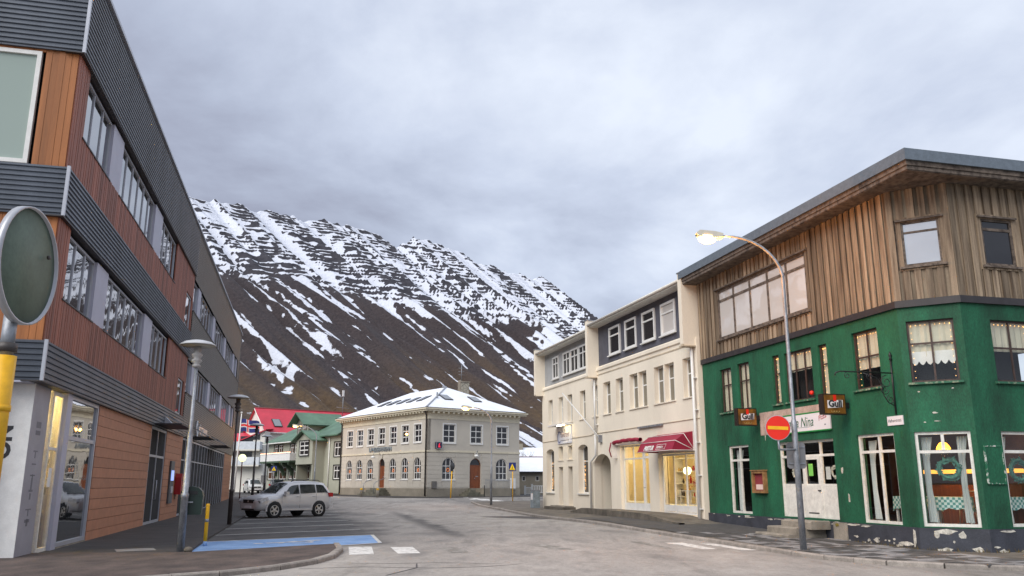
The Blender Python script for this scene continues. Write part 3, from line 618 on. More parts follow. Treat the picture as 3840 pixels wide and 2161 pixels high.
dr = F.window(15.05, 18.80, .06, 3.84, .0, [.48], [.70], m_alu, m_glassL, fw=.10, bar=.09, dep=.12, name='entrance_door')
MB().tube([(16.75, -.02, 1.0), (16.75, -.10, 1.0), (16.75, -.10, 1.75), (16.75, -.02, 1.75)], .02).build('handle', m_alu, dr)
F.window(24.0, 47.6, .08, 3.84, .0, 16, [.715], m_alu, m_glassL, fw=.09, bar=.06, dep=.12)
for a, b, z in ((15.0, 18.4, 3.90), (25.5, 28.5, 3.93), (36, 40, 3.93)):
    c = MB().box(a, b, -1.1, -.06, z, z+.05).build('canopy', m_blackb, ob); MB().tube([(a+.3, -1.0, z+.05), (a+.3, -.1, z+.6)], .015).build('stay', m_galv, c); MB().tube([(b-.3, -1.0, z+.05), (b-.3, -.1, z+.6)], .015).build('stay', m_galv, c)
MB().prism([(-.55, 3.95), (-.15, 4.35), (-.05, 4.35), (-.05, 3.95)], 17.2, 17.6, 'x').build('floodlight', m_alu, ob)
# lit recess with yellow wall beside the sign pylon
m_yint = M('yellow_office_wall', (.78, .46, .02), .8, .15, 1.2)
MB().box(-.1, 6.0, 1.9, 2.0, 0, 3.87).build('recess_wall', m_yint, ob)
MB().box(-.12, -.02, .9, 2.6, 0, 3.87).build('recess_wall', m_alu2, ob)
gd = F.window(1.68, 2.54, .06, 3.80, .06, 1, [.64], m_whited, m_clear, fw=.09, bar=.07, dep=.08, name='glass_door')
m_lampw = M('warm_ceiling_lamp', (.9, .8, .5), .5, emit=(1, .78, .35), es=6)
MB().box(1.9, 3.0, .7, 1.0, 3.70, 3.74).build('ceiling_lamp', m_lampw, ob)
MB().box(1.9, 2.16, .04, .055, 1.55, 2.0).build('notice', m_white, gd)
MB().box(-.1, 6.0, .13, 1.9, 3.82, 3.86).build('soffit', m_alu2, ob)
# cash machine on the wall
am = thing('cash_machine', 'narrow dark cash machine panel with lit blue sign on the terracotta boards', 'cash machine', (0, 0, 0), 0); am.parent = None
am.location = ob.matrix_basis @ Vector((20.4, 0, 0)); am.rotation_euler = ob.rotation_euler
MB().box(0, 1.1, -.10, -.025, .75, 2.62).build('housing', M('cash_machine_grey', (.07, .075, .085), .45), am)
MB().box(.2, .9, -.125, -.10, 1.75, 2.2).build('screen', M('blue_lit_panel', (.05, .09, .3), .3, emit=(.25, .35, .8), es=.7), am); MB().box(.25, .85, -.14, -.10, 1.2, 1.5).build('keypad', m_alu, am)
def at_ob(x, y, z): return ob.matrix_basis @ Vector((x, y, z))
# post office lettering
ps = thing('post_office_sign', 'silver post office lettering with posthorn emblem on grey ribbed cladding', 'sign', at_ob(27.9, -.11, 4.25), R(103.86))
m_silver = M('silver_letters', (.62, .63, .66), .35, .04, metal=.3)
text('lettering', 'PÓSTURINN', .62, m_silver, ps, (1.25, 0, .05), ext=.03, sx=1.25, bold=.01)
mb = MB()
for r_ in (.42, .27):
    P = [(.5+r_*math.cos(R(40+300*k/16)), -.02, .28+r_*math.sin(R(40+300*k/16))) for k in range(17)]; mb.tube(P, .035, 6)
mb.build('emblem', m_silver, ps)
# sign pylon at the corner
py = thing('sign_pylon', 'white and grey advertising pylon with dark letters under the building corner', 'sign', at_ob(.35, .12, 0), R(103.86))
MB().box(0, 1.25, 0, 1.1, 0, 3.84).build('panel', M('grey_pylon_panel', (.30, .30, .34), .5, .10, 1.5, fine=.05), py)
MB().box(-.02, 0, -.005, 1.105, 0, 3.84).build('front_panel', m_white, py)
m_ink = M('dark_sign_ink', (.03, .03, .035), .6); m_ink2 = M('faded_sign_ink', (.17, .17, .19), .7)
text('lettering', 'NO', .46, m_ink, py, (-.024, .66, 2.9), rot=(R(90), R(90), R(-90)), ext=.002, bold=.02)
for k, (z, wd, h) in enumerate(((2.88, .34, .14), (2.72, .34, .10), (2.34, .3, .03), (2.2, .06, .16), (2.05, .3, .03), (1.8, .35, .03), (1.74, .06, .1), (1.5, .1, .26), (1.45, .28, .05), (1.28, .1, .14), (1.05, .4, .03), (.92, .06, .16), (.78, .34, .07), (.70, .12, .16))): MB().box(.62-wd/2, .62+wd/2, -.004, 0, z, z+h).build('faded_mark', m_ink2, py)
# red post box by the wall
pbx = thing('post_box', 'red wall post box behind the nearest lamp post', 'post box', at_ob(22.4, -.32, 0), R(103.86))
bx = MB().prism([(0, 1.12), (1.0, 1.12), (1.0, 1.9), (.85, 2.08), (.15, 2.08), (0, 1.9)], 0, .28, 'y').build('body', M('post_box_red', (.30, .008, .012), .4), pbx); MB().box(.2, .8, -.01, 0, 1.75, 1.8).build('slot', m_black, pbx); MB().box(.45, .55, .28, .33, .9, 1.9).build('bracket', m_black, pbx)
# ================================================================== green corner restaurant building (right)
gb = thing('restaurant_building', 'green rendered corner building with weathered plank upper storey and chamfered corner', 'building', (7.19, 31.24, 0), R(-75.8))
F1 = Fac(gb); F2 = Fac(gb, 10.77, 0, R(44.75)); F3 = Fac(gb, 11.785, 1.007, R(90))
LC = 1.43; L3 = 9.0
up1 = [(1.33, 2.13, 4.08, 5.62), (2.58, 3.36, 4.08, 5.66), (4.80, 5.20, 4.08, 5.62), (5.50, 6.95, 4.08, 5.60), (7.28, 7.70, 4.08, 5.58), (8.87, 9.93, 4.10, 5.66)]
lo1 = [(1.62, 3.0, .65, 2.90), (4.75, 7.65, .65, 2.88), (8.70, 10.17, .63, 2.90)]
up2 = [(.17, 1.24, 4.08, 5.63)]; lo2 = [(.09, 1.31, .63, 2.87)]; up3 = [(.83, 2.05, 4.06, 5.60), (4.2, 5.4, 4.06, 5.6)]; lo3 = [(.72, 2.3, .64, 2.86), (4.0, 5.6, .64, 2.86)]
for F, L_, ops in ((F1, 10.77, up1+lo1), (F2, LC, up2+lo2), (F3, L3, up3+lo3)):
    F.wall('wall', m_green, 0, L_, .60, 6.0, ops, .26)
MB().prism([(0, -.06), (10.79, -.06), (11.845, .985), (11.845, 10.0), (11.5, 10.0), (11.5, 1.1), (10.7, .3), (0, .3)], -.15, .598, 'z').build('plinth', m_plinth, gb)
# chipped plaster and moss along the plinth
rr = random.Random(3)
def blob(F, x, z, rx, rz, mat, y, name, n=9):
    P = [(x+rx*math.cos(2*math.pi*k/n)*rr.uniform(.5, 1.15), z+rz*math.sin(2*math.pi*k/n)*rr.uniform(.5, 1.15)) for k in range(n)]
    F.put(MB().prism(P, y, y+.006, 'y'), name, mat)
for k in range(34): blob(F1, rr.uniform(.3, 10.5), .585+rr.uniform(-.06, .01), rr.uniform(.04, .3), rr.uniform(.008, .028), m_chip, -.065, 'chipped_plaster', 13)
for k in range(26): blob(F1, rr.uniform(7.5, 10.6), rr.uniform(.04, .3), rr.uniform(.02, .07), rr.uniform(.01, .035), m_chip, -.0655, 'chipped_plaster', 11)
for k in range(12): blob(F3, rr.uniform(.1, 3), rr.choice((.57, .1, .2)), rr.uniform(.03, .16), rr.uniform(.01, .03), m_chip, -.0655, 'chipped_plaster', 11)
for x, z, a, b in ((10.62, .35, .06, .28), (10.3, .2, .3, .05), (10.1, .16, .1, .05), (9.2, .22, .09, .09), (8.9, .2, .06, .05), (7.6, .3, .12, .16)): blob(F1, x, z, a, b, m_chip, -.067, 'chipped_plaster')
for x, z, a, b in ((.55, .52, .3, .06), (.9, .45, .12, .1), (.35, .45, .08, .1), (.5, .1, .2, .06), (1.2, .14, .15, .06), (.7, .3, .03, .04)): blob(F2, x, z, a, b, m_chip, -.058, 'chipped_plaster')
for x, z, a, b in ((.5, .55, .3, .03), (.3, .1, .14, .06), (.9, .1, .1, .04), (1.6, .55, .3, .02)): blob(F3, x, z, a, b, m_chip, -.066, 'chipped_plaster')
F1.put(MB().box(7.45, 8.05, -.09, -.06, .0, .59), 'bare_concrete_patch', m_conc); blob(F1, 7.62, .52, .1, .06, m_moss, -.098, 'moss'); blob(F1, 7.75, .06, .3, .07, m_moss, -.098, 'moss')
mg_ = MB()
for k in range(260):
    u = rr.uniform(8.4, 12.8); dy = -.07-rr.random()*.09; 
    if u < 10.8: px, py_ = u, dy
    elif u < 11.9: px, py_ = 10.8+(u-10.8)*.95, dy+(u-10.8)*.95
    else: px, py_ = 11.86-dy*.3+rr.random()*.1, u-10.9
    h = rr.uniform(.04, .13); a = rr.uniform(0, 6.28); mg_.quad((px-.01*math.cos(a), py_-.01*math.sin(a), .06), (px+.01*math.cos(a), py_+.01*math.sin(a), .06), (px+rr.uniform(-.04, .04), py_-rr.uniform(0, .05), .08+h))
mgo = mg_.build('weeds', M('dry_weeds', (.14, .10, .03), .9, .4, 20), gb); mgo['kind'] = 'stuff'
for F, x, z, a, b in ((F1, 7.95, 2.0, .06, .12), (F1, 8.15, 1.25, .05, .14), (F1, 4.1, 3.1, .02, .12), (F2, .6, 3.32, .07, .025), (F2, .62, 3.12, .09, .012), (F2, .36, 3.1, .04, .015), (F2, .3, 3.85, .03, .02), (F2, 1.05, 3.9, .03, .02)): blob(F, x, z, a, b, m_chip, -.007, 'chipped_plaster')
# black flashing and plank storey
MB().prism([(0, -.07), (10.80, -.07), (11.855, .98), (11.855, 10), (11.5, 10), (11.5, 1.1), (10.7, .3), (0, .3)], 5.99, 6.165, 'z').build('flashing', m_blackb, gb)
MB().prism([(0.05, .03), (10.75, .03), (11.75, 1.03), (11.75, 10), (0.05, 10)], 6.1, 9.12, 'z').build('core', m_plank2, gb)
bw = [(1.50, 7.08, 6.70, 8.50)]; cw = [(.30, 1.18, 7.05, 8.22)]; fw3 = [(.90, 1.87, 7.0, 8.23), (4.5, 5.6, 7.0, 8.23)]
for F, L_, ops in ((F1, 10.77, bw), (F2, LC, cw), (F3, L3, fw3)):
    for i, a, b, p, q_ in split(0, L_, 6.17, 9.10, .135, ops, .0, .09):
        key = (round(b-a, 3), round(q_-p, 3), 'plank')
        if key not in PANES: PANES[key] = MB().box(0, b-a+.02, 0, .022, 0, q_-p).mesh('plank', m_plank)
        off = -.008 if i % 2 else -.05
        ca_, sa_ = math.cos(F.ang), math.sin(F.ang); x_, y_ = a-.01, off+random.uniform(-.004, .004)
        link('plank', PANES[key], gb, (F.loc[0]+x_*ca_-y_*sa_, F.loc[1]+x_*sa_+y_*ca_, p), F.ang)
wm = m_plank2
m_pink = mirror('curtained_window_glass', (.60, .57, .54), 1.7, boost=.06)
f = F1.window(1.50, 7.08, 6.70, 8.50, -.02, 5, [.78], wm, m_pink, fw=.08, bar=.08, dep=.09, trim=(.11, -.045, m_plank))
MB().box(1.38, 7.2, -.12, .02, 8.515, 8.56).build('drip_board', wm, f); MB().box(1.38, 7.2, -.12, .02, 6.63, 6.685).build('sill', wm, f)
m_refl = mirror('pale_sky_glass', (.45, .46, .46), 2.6, boost=.35)  # pale base colour paints in part of the reflected sky
f = F2.window(.30, 1.18, 7.05, 8.22, -.02, 1, [.76], wm, m_refl, fw=.05, bar=.05, dep=.08, trim=(.12, -.045, m_plank)); MB().box(.18, 1.30, -.12, .02, 8.235, 8.28).build('drip_board', wm, f); MB().box(.2, 1.28, -.12, .02, 6.98, 7.035).build('sill', wm, f)
for o in fw3:
    f = F3.window(*o, -.02, 1, [.78], wm, m_glassD, fw=.06, bar=.07, dep=.08, trim=(.12, -.045, m_plank)); MB().box(o[0]-.1, o[1]+.1, -.12, .02, 8.245, 8.29).build('drip_board', wm, f); MB().box(o[0]-.1, o[1]+.1, -.12, .02, 6.93, 6.985).build('sill', wm, f)
# roof with deep eaves
MB().prism([(-.28, -.58), (12.36, -.58), (12.36, 10), (-.28, 10)], 9.10, 9.14, 'z').build('soffit', m_plank2, gb)
for a, b, c, d, z0, z1, mt, nm in ((-.28, 12.38, -.60, -.55, 9.12, 9.22, m_plank2, 'fascia_board'), (-.28, 12.41, -.63, -.56, 9.22, 9.34, m_plank2, 'fascia_board'), (12.33, 12.38, -.55, 10, 9.12, 9.22, m_plank2, 'fascia_board'), (12.34, 12.41, -.56, 10, 9.22, 9.34, m_plank2, 'fascia_board'),
    (-.30, 12.47, -.69, -.60, 9.34, 9.63, m_fascia, 'metal_fascia'), (12.38, 12.47, -.60, 10, 9.34, 9.63, m_fascia, 'metal_fascia')): MB().box(a, b, c, d, z0, z1).build(nm, mt, gb)
MB().prism([(-.28, -.6), (12.4, -.6), (12.4, 10), (-.28, 10)], 9.35, 9.60, 'z').build('roof', m_blackb, gb)
MB().tube([(2.6, .2, 9.6), (2.6, .2, 10.0), (3.1, .2, 10.02)], .03, 6).build('roof_pipe', m_black, gb)
# windows: upper storey dark frames with blinds and light chains
m_bulb = M('warm_fairy_lights', (.9, .6, .3), .5, emit=(1, .5, .15), es=1.6)
def fairy(F, fr, x0, x1, z0, z1, y):
    mb = MB()
    for k in range(9):
        for x, z in ((x0+.05, z0+(z1-z0)*(k+.5)/9), (x1-.05, z0+(z1-z0)*(k+.5)/9), (x0+(x1-x0)*(k+.5)/9, z1-.06)):
            s_ = .007; mb.box(x-s_, x+s_, y-s_, y+s_, z-s_, z+s_)
    mb.build('light_chain', m_bulb, fr)
for F, o, cols, rows, cur in ((F1, up1[0], 2, [.62], (0, 1)), (F1, up1[1], 2, [.62], (0, 1)), (F1, up1[2], 1, [.62], (0, 1)), (F1, up1[3], 3, [.62], (.6, 1)), (F1, up1[4], 1, [.62], (0, 1)), (F1, up1[5], 2, [.55], (.35, 1)), (F2, up2[0], 2, [.63], (.42, 1)), (F3, up3[0], 2, [.55], (.5, 1)), (F3, up3[1], 2, [.55], (.5, 1))):
    f = F.window(*o[:4], .07, cols, rows, m_brownfr, m_clear, fw=.05, bar=.045, dep=.05, sill=(-.07, .055, m_greensill), curtain=(m_curt, cur[0], cur[1], .155))
    F.put(MB().box(o[0]-.05, o[1]+.05, .55, .58, o[2]-.1, o[3]+.1), 'dark_room_backing', m_dark)  # near-black plate standing in for the unlit room behind
    if F is not F1 or o[0] > 4: fairy(F, f, o[0]+.04, o[1]-.04, o[2]+.05, o[3]-.04, .128)
# lace valance in the chamfer window
mb = MB(); n = 24
for k in range(n):
    a, b = .2+1.0*k/n, .2+1.0*(k+1)/n; h = lambda i: 4.62-.10*abs(math.sin(i*math.pi/4)); mb.quad((a, .14, h(k)), (b, .14, h(k+1)), (b, .14, 4.86), (a, .14, 4.86))
F2.put(mb, 'lace_valance', m_white)
# ground floor windows, white peeling frames
F1.window(*lo1[0], .05, [.5], [.78], m_whited, m_clear, fw=.07, bar=.07, dep=.08)
F1.window(*lo1[2], .05, [.55], [.80], m_whited, m_clear, fw=.07, bar=.07, dep=.08)
F2.window(*lo2[0], .05, 1, [.785], m_whited, m_clear, fw=.07, bar=.07, dep=.08); F3.window(*lo3[0], .05, 1, [.785], m_whited, m_clear, fw=.07, bar=.07, dep=.08); F3.window(*lo3[1], .05, 1, [.785], m_whited, m_clear, fw=.07, bar=.07, dep=.08)
F2.put(MB().box(.66, .73, .05, .13, 2.42, 2.81), 'mullion', m_whited)
for (F, a, b) in ((F1, 1.7, 2.2), (F1, 8.8, 9.15), (F2, .2, .45), (F2, .98, 1.22), (F3, .8, 1.1)):     # net curtains gathered to the sides
    mb = MB(); n = 14
    for k in range(n):
        f0, f1 = k/n, (k+1)/n; P = []
        for ff in (f0, f1):
            P.append((a+(b-a)*ff, .28+.03*math.sin(ff*25)))
        zs_ = [.72, 1.5, 2.2, 2.75]; wv = [.8, .55, .6, 1.0]
        for q in range(3):
            def pt(i, ff): return (a+(b-a)*ff*wv[i], .28+.03*math.sin(ff*25), zs_[i])
            mb.quad(pt(q, f0), pt(q, f1), pt(q+1, f1), pt(q+1, f0), smooth=True)
    F.put(mb, 'net_curtain', M('net_curtain', (.62, .66, .66), .9, .05))
# entrance: panelled white front with door
en = F1.window(4.75, 7.65, .65, 2.88, .10, [.40, .72], [.42, .80], m_whited, m_clear, fw=.07, bar=.07, dep=.08, name='entrance_front')
for a, b in ((4.82, 5.87), (6.88, 7.58)): MB().box(a, b, .105, .135, .72, 1.55).build('panel', m_whited, en)
dl = MB().box(5.95, 6.80, .08, .13, .66, 1.58); dl.box(5.95, 6.07, .08, .13, 1.58, 2.42); dl.box(6.68, 6.80, .08, .13, 1.58, 2.42); dl.box(6.07, 6.68, .08, .13, 2.32, 2.42); dl = dl.build('door', m_whited, en)
MB().box(6.66, 6.78, .05, .08, 1.42, 1.45).build('handle', m_black, dl); MB().box(6.1, 6.6, .07, .08, .78, .81).build('letter_slot', m_black, dl)
MB().box(6.2, 6.42, .10, .104, 1.85, 2.2).build('notice', M('green_notice', (.2, .55, .1), .6), dl); MB().box(6.98, 7.2, .145, .149, 1.75, 2.1).build('notice', m_white, en)
def wreath(F, x, y, z, r_, mat, name, label, cat, grp=None):
    mb = MB()
    for k in range(90):
        a = rr.uniform(0, 6.283); rad = r_+rr.uniform(-.28, .28)*r_; px, pz = x+rad*math.cos(a), z+rad*math.sin(a); d = rr.uniform(.02, .05)*r_/.16; b = rr.uniform(0, 6.28); mb.quad((px+d*math.cos(b), y+rr.uniform(-.03, .03), pz+d*math.sin(b)), (px+d*math.cos(b+2.1), y+rr.uniform(-.03, .03), pz+d*math.sin(b+2.1)), (px+d*math.cos(b+4.2), y+rr.uniform(-.03, .03), pz+d*math.sin(b+4.2)))
    P = [(x+r_*math.cos(2*math.pi*k/16), y, z+r_*math.sin(2*math.pi*k/16)) for k in range(17)]; mb.tube(P, .03*r_/.16, 5)
    o = mb.build(name, mat, None); o.matrix_world = gb.matrix_basis @ Matrix.Translation(F.loc) @ Matrix.Rotation(F.ang, 4, 'Z'); return tag(o, label, cat, grp)
m_wr = M('teal_wreath', (.04, .16, .12), .8, .4, 20); m_ww = M('white_wreath', (.6, .58, .5), .8, .2, 20)
wreath(F2, .76, .26, 1.98, .22, m_wr, 'wreath', 'teal green wreath hanging in the chamfer window', 'wreath'); wreath(F3, 1.35, .26, 1.95, .24, m_wr, 'wreath', 'green wreath hanging in the window beside the empty sign panel', 'wreath')
wreath(F1, 5.4, .19, 1.95, .14, m_ww, 'wreath', 'white wreath in the pane behind the lamp post', 'wreath'); wreath(F1, 7.36, .19, 1.95, .15, m_ww, 'wreath', 'white wreath beside the notice on the restaurant entrance', 'wreath')
# steps
st = MB(); st = thing('entrance_steps', 'three worn concrete steps up to the restaurant door', 'steps', gb.matrix_basis @ Vector((5.3, 0, 0)), R(-75.8))
for k, (x0, x1, y0, z0, z1) in enumerate(((0, 1.78, -1.28, -.1, .24), (.22, 1.75, -1.0, .20, .42), (.48, 2.0, -.68, .38, .60))):
    MB().prism([(y0, z0), (y0, z1-.03), (y0+.03, z1), (-.07, z1), (-.07, z0)], x0, x1, 'x').build('step', m_conc, st)
# restaurant room
MB().prism([(.3, .3), (10.9, .3), (11.45, .9), (11.45, 6), (.3, 6)], .50, .56, 'z').build('floor', M('brown_floor', (.06, .035, .02), .5), gb); MB().box(.3, 11.4, 5.9, 6.0, .5, 3.3).build('room_wall', M('warm_room_wall', (.13, .07, .035), .8, .3, 1.5), gb); MB().prism([(.3, .3), (10.9, .3), (11.45, .9), (11.45, 6), (.3, 6)], 3.2, 3.25, 'z').build('ceiling', M('room_ceiling', (.25, .2, .15), .8), gb); MB().box(.28, .34, .3, 6, .5, 3.3).build('room_wall', m_dark, gb)
MB().box(8.2, 10.8, 2.6, 3.1, .55, 1.6).build('bar_counter', m_door, gb); MB().box(8.0, 10.9, 2.5, 3.2, 1.9, 2.0).build('bar_shelf', M('glowing_bar_shelf', (.5, .25, .05), .6, emit=(1, .42, .06), es=.8), gb)  # the shelf itself is made to glow, no lamp is fitted to it
def to_gb(F, x, y, z): return gb.matrix_basis @ (Matrix.Translation(F.loc) @ Matrix.Rotation(F.ang, 4, 'Z') @ Vector((x, y, z)))
m_chk = bpy.data.materials.new('gingham_cloth'); m_chk.use_nodes = True; N = m_chk.node_tree.nodes; L = m_chk.node_tree.links; ck = N.new('ShaderNodeTexChecker'); ck.inputs['Scale'].default_value = 16; ck.inputs['Color1'].default_value = (.55, .66, .64, 1); ck.inputs['Color2'].default_value = (.07, .26, .25, 1); tcn = N.new('ShaderNodeTexCoord'); L.new(tcn.outputs['Object'], ck.inputs['Vector']); L.new(ck.outputs[0], N['Principled BSDF'].inputs['Base Color'])
def table(F, x, y, label):
    t = thing('restaurant_table', label, 'table', to_gb(F, x, y, .56), R(-75.8)+F.ang, 'tables in the restaurant windows')
    mb = MB().box(-.42, .42, -.38, .38, .72, .75)
    n = 20
    for k in range(n):
        for sx, sy, ex, ey in ((-.42, -.38, .42, -.38), (.42, -.38, .42, .38), (.42, .38, -.42, .38), (-.42, .38, -.42, -.38)):
            f0, f1 = k/n, (k+1)/n; d = lambda q: .47-.10*(abs(q-.5)*2)**3+.02*math.sin(q*19); w_ = lambda q: 1.02+.03*math.sin(q*21); g0, g1 = d(f0), d(f1); a_ = (sx+(ex-sx)*f0, sy+(ey-sy)*f0); b_ = (sx+(ex-sx)*f1, sy+(ey-sy)*f1); mb.quad((a_[0]*w_(f0), a_[1]*w_(f0), g0), (b_[0]*w_(f1), b_[1]*w_(f1), g1), (b_[0], b_[1], .75), (a_[0], a_[1], .75), smooth=True)
    mb.build('tablecloth', m_chk, t)
    for sx in (-.36, .36):
        for sy in (-.32, .32): MB().box(sx-.025, sx+.025, sy-.025, sy+.025, 0, .72).build('leg', m_white, t)
table(F1, 9.6, .95, 'gingham covered table behind the window left of the chamfer'); table(F2, .72, .95, 'gingham covered table in the chamfer window'); table(F3, 1.6, .9, 'gingham covered table in the side street window')
def chair(F, x, y, rz, label):
    t = thing('chair', label, 'chair', to_gb(F, x, y, .56), R(-75.8)+F.ang+rz, 'chairs in the restaurant'); m = M('pale_chair_metal', (.3, .28, .24), .5)
    MB().box(-.2, .2, -.2, .2, .43, .46).build('seat', m, t); MB().tube([(-.2, .2, .45), (-.19, .24, .75), (-.12, .25, .88), (.12, .25, .88), (.19, .24, .75), (.2, .2, .45)], .015, 6).build('backrest', m, t)
    for sx in (-.18, .18):
        for sy in (-.18, .18): MB().tube([(sx, sy, .44), (sx*1.15, sy*1.15, 0)], .013, 6).build('leg', m, t)
chair(F2, .15, 1.3, R(70), 'pale metal chair left of the chamfer window table'); chair(F2, 1.0, 1.75, R(-10), 'pale metal chair behind the chamfer window table')
m_shade = M('orange_lamp_shade', (.9, .4, .05), .6, emit=(1, .36, .03), es=3.0)
o = MB().lathe([(.17, 0), (.15, .06), (.09, .15), (.03, .18)], 16).build('pendant_lamp', m_shade, None, to_gb(F2, .62, 1.1, 2.48)); tag(o, 'orange pendant lamp glowing in the chamfer window', 'lamp'); o2 = MB().tube([(0, 0, .18), (0, 0, .66)], .006, 5).build('cord', m_black, o)
def plight(name, loc, e, col, r_=.1):
    d = bpy.data.lights.new(name, 'POINT'); d.energy = e; d.color = col; d.shadow_soft_size = r_; o = bpy.data.objects.new(name, d); COL.objects.link(o); o.location = loc; return o
plight('pendant_lamp_light', to_gb(F2, .62, 1.1, 2.38), 22, (1, .55, .2)); plight('bar_light', to_gb(F1, 9.4, 2.2, 2.7), 40, (1, .6, .28))
# ---- signs on the green building
m_signw = M('white_sign_board', (.74, .72, .74), .4, .02)
sg = thing('restaurant_sign', 'white restaurant name board with green edges over the white entrance', 'sign', gb.matrix_basis @ Vector((0, 0, 0)), R(-75.8))
MB().box(3.85, 7.65, -.012, -.002, 3.15, 3.88).build('bare_plaster', M('pinkish_bare_plaster', (.42, .31, .26), .9, .25, 3, fine=.2), sg)
MB().box(4.85, 7.66, -.05, -.014, 3.15, 3.64).build('board', m_signw, sg); MB().box(4.85, 7.66, -.055, -.014, 3.642, 3.68).build('edge_strip', M('sign_green', (.01, .22, .04), .5), sg); MB().box(4.85, 7.66, -.055, -.014, 3.11, 3.148).build('edge_strip', MC['sign_green'], sg)
m_gink = M('dark_green_ink', (.005, .09, .035), .5); m_rink = M('crimson_ink', (.35, .01, .03), .5)
text('lettering', 'Mamma Nina', .40, m_gink, sg, (5.0, -.052, 3.28), shear=.28, ext=.002, sx=.86); text('lettering', 'Pizza', .2, m_rink, sg, (7.12, -.052, 3.40), rot=(R(90), R(-12), 0), shear=.25, ext=.002); text('lettering', 'EATERIA', .05, m_ink2, sg, (5.75, -.052, 3.19), ext=.002); text('lettering', '64', .07, m_ink, sg, (7.38, -.052, 3.26), ext=.002); MB().box(5.5, 6.75, -.054, -.05, 3.255, 3.262).build('rule', m_gink, sg)
m_amber = M('amber_sign_face', (.16, .07, .01), .4, .6, 3); m_bsign = M('dark_sign_case', (.02, .013, .01), .4)
def gull(x, z, label):
    # projecting box sign: hangs square to the wall, its face looks up the street
    t = thing('beer_sign', label, 'sign', gb.matrix_basis @ Vector((x, -.08, z)), R(-75.8), 'beer signs on the green building')
    MB().box(-.11, .11, -.78, -.08, 0, .56).build('case', m_bsign, t); MB().box(-.04, .04, -.08, .08, .2, .34).build('arm', m_black, t)
    f = MB().box(.111, .118, -.75, -.11, .03, .53).build('face', m_amber, t); MB().prism([(-.66, .17), (-.20, .20), (-.18, .40), (-.66, .38)], .119, .124, 'x').build('plate', m_signw, f); MB().prism([(-.47, .36), (-.38, .36), (-.38, .53), (-.47, .53)], .125, .129, 'x').build('ribbon', m_redp, f)
    text('lettering', 'Gull', .25, m_ink, f, (.1245, -.63, .21), rot=(R(90), 0, R(90)), ext=.002, bold=.012)
    mb = MB()
    for q in range(3): mb.tube([(.12, -.43+.08*(q-1)+.05*math.cos(R(a)), .10+.04*math.sin(R(a))) for a in range(180, 361, 30)], .008, 5)
    mb.build('crest', M('brass_ink', (.35, .25, .08), .5), f)
gull(3.83, 3.46, 'dark amber Gull box sign on the wall nearer the cream shops'); gull(8.48, 3.46, 'dark amber Gull box sign at the right end of the restaurant board')
mn = thing('menu_case', 'small wooden menu case on the green wall left of the entrance', 'menu case', gb.matrix_basis @ Vector((3.28, 0, 0)), R(-75.8))
mb = MB(); mb.box(0, .08, -.13, 0, 1.33, 2.03); mb.box(.69, .77, -.13, 0, 1.33, 2.03); mb.box(.08, .69, -.13, 0, 1.33, 1.41); mb.box(.08, .69, -.13, 0, 1.95, 2.03); mb.build('case', M('menu_case_wood', (.28, .15, .06), .6, .3, 6), mn); MB().box(.08, .69, -.04, -.01, 1.41, 1.95).build('backing', M('dull_red_felt', (.22, .03, .04), .9), mn); MB().box(.14, .62, -.05, -.042, 1.44, 1.6).build('paper', M('pink_paper', (.65, .5, .45), .8), mn); MB().box(-.03, .8, -.16, 0, 2.03, 2.06).build('roof', MC['menu_case_wood'], mn)
sn = thing('street_name_plate', 'small white street name plate below the iron bracket', 'sign', gb.matrix_basis @ Vector((10.02, 0, 0)), R(-75.8))
MB().box(0, .58, -.025, -.003, 3.07, 3.30).build('plate', m_signw, sn); text('lettering', 'Hafnarstræti', .115, m_ink, sn, (.03, -.026, 3.15), ext=.001, sx=.85)
ep = to_gb(F3, .14, 0, 0); epo = thing('empty_sign_frame', 'empty sign panel painted green with peeling white edges', 'sign', ep, R(-75.8)+R(90))
MB().box(.03, .49, -.035, -.003, 1.65, 2.49).build('panel', m_green, epo); mb = MB(); mb.box(0, .03, -.045, -.003, 1.62, 2.52); mb.box(.03, .52, -.045, -.003, 1.62, 1.65); mb.box(.49, .52, -.045, -.003, 1.65, 2.52); mb.box(.03, .49, -.045, -.003, 2.49, 2.52); mb.build('frame', M('peeling_frame', (.02, .18, .09), .7, .3, 9, col2=(.6, .6, .55), lo=.5, hi=.6), epo)
# wrought iron sign bracket
ib = thing('iron_bracket', 'black wrought iron scroll bracket without a sign above the street name plate', 'bracket', gb.matrix_basis @ Vector((10.38, 0, 0)), R(-75.8))
MB().tube([(0, -.03, 3.33), (0, -.03, 4.72)], .022, 6).build('back_bar', m_black, ib); MB().tube([(0, -.03, 4.38), (0, -1.55, 4.38), (0, -1.68, 4.34), (0, -1.7, 4.27)], .018, 6).build('arm', m_black, ib)
def spiral(c, r0, turns, a0, sgn=1): return [(0, c[0]+r0*(1-.75*k/24)*math.cos(a0+sgn*turns*6.283*k/24), c[1]+r0*(1-.75*k/24)*math.sin(a0+sgn*turns*6.283*k/24)) for k in range(25)]
for c, r0, a0, s_ in (((-.22, 4.15), .17, 1.5, 1), ((-.3, 3.95), .13, 0, -1), ((-.15, 3.7), .12, 2.0, 1), ((-1.35, 4.28), .09, 1.5, 1), ((-1.0, 4.27), .09, 1.6, -1), ((-.7, 4.27), .10, 1.5, 1)): MB().tube(spiral(c, r0, 1.3, a0, s_), .010, 5).build('scroll', m_black, ib)
MB().tube([(0, -.04, 3.55), (0, -.2, 3.62), (0, -.33, 3.8), (0, -.36, 4.05), (0, -.5, 4.25), (0, -.9, 4.36)], .013, 6).build('brace', m_black, ib); MB().lathe([(.005, 0), (.05, .03), (.02, .08), (.045, .13), (.005, .24)], 8, (0, -.03, 4.70)).build('finial', m_black, ib)
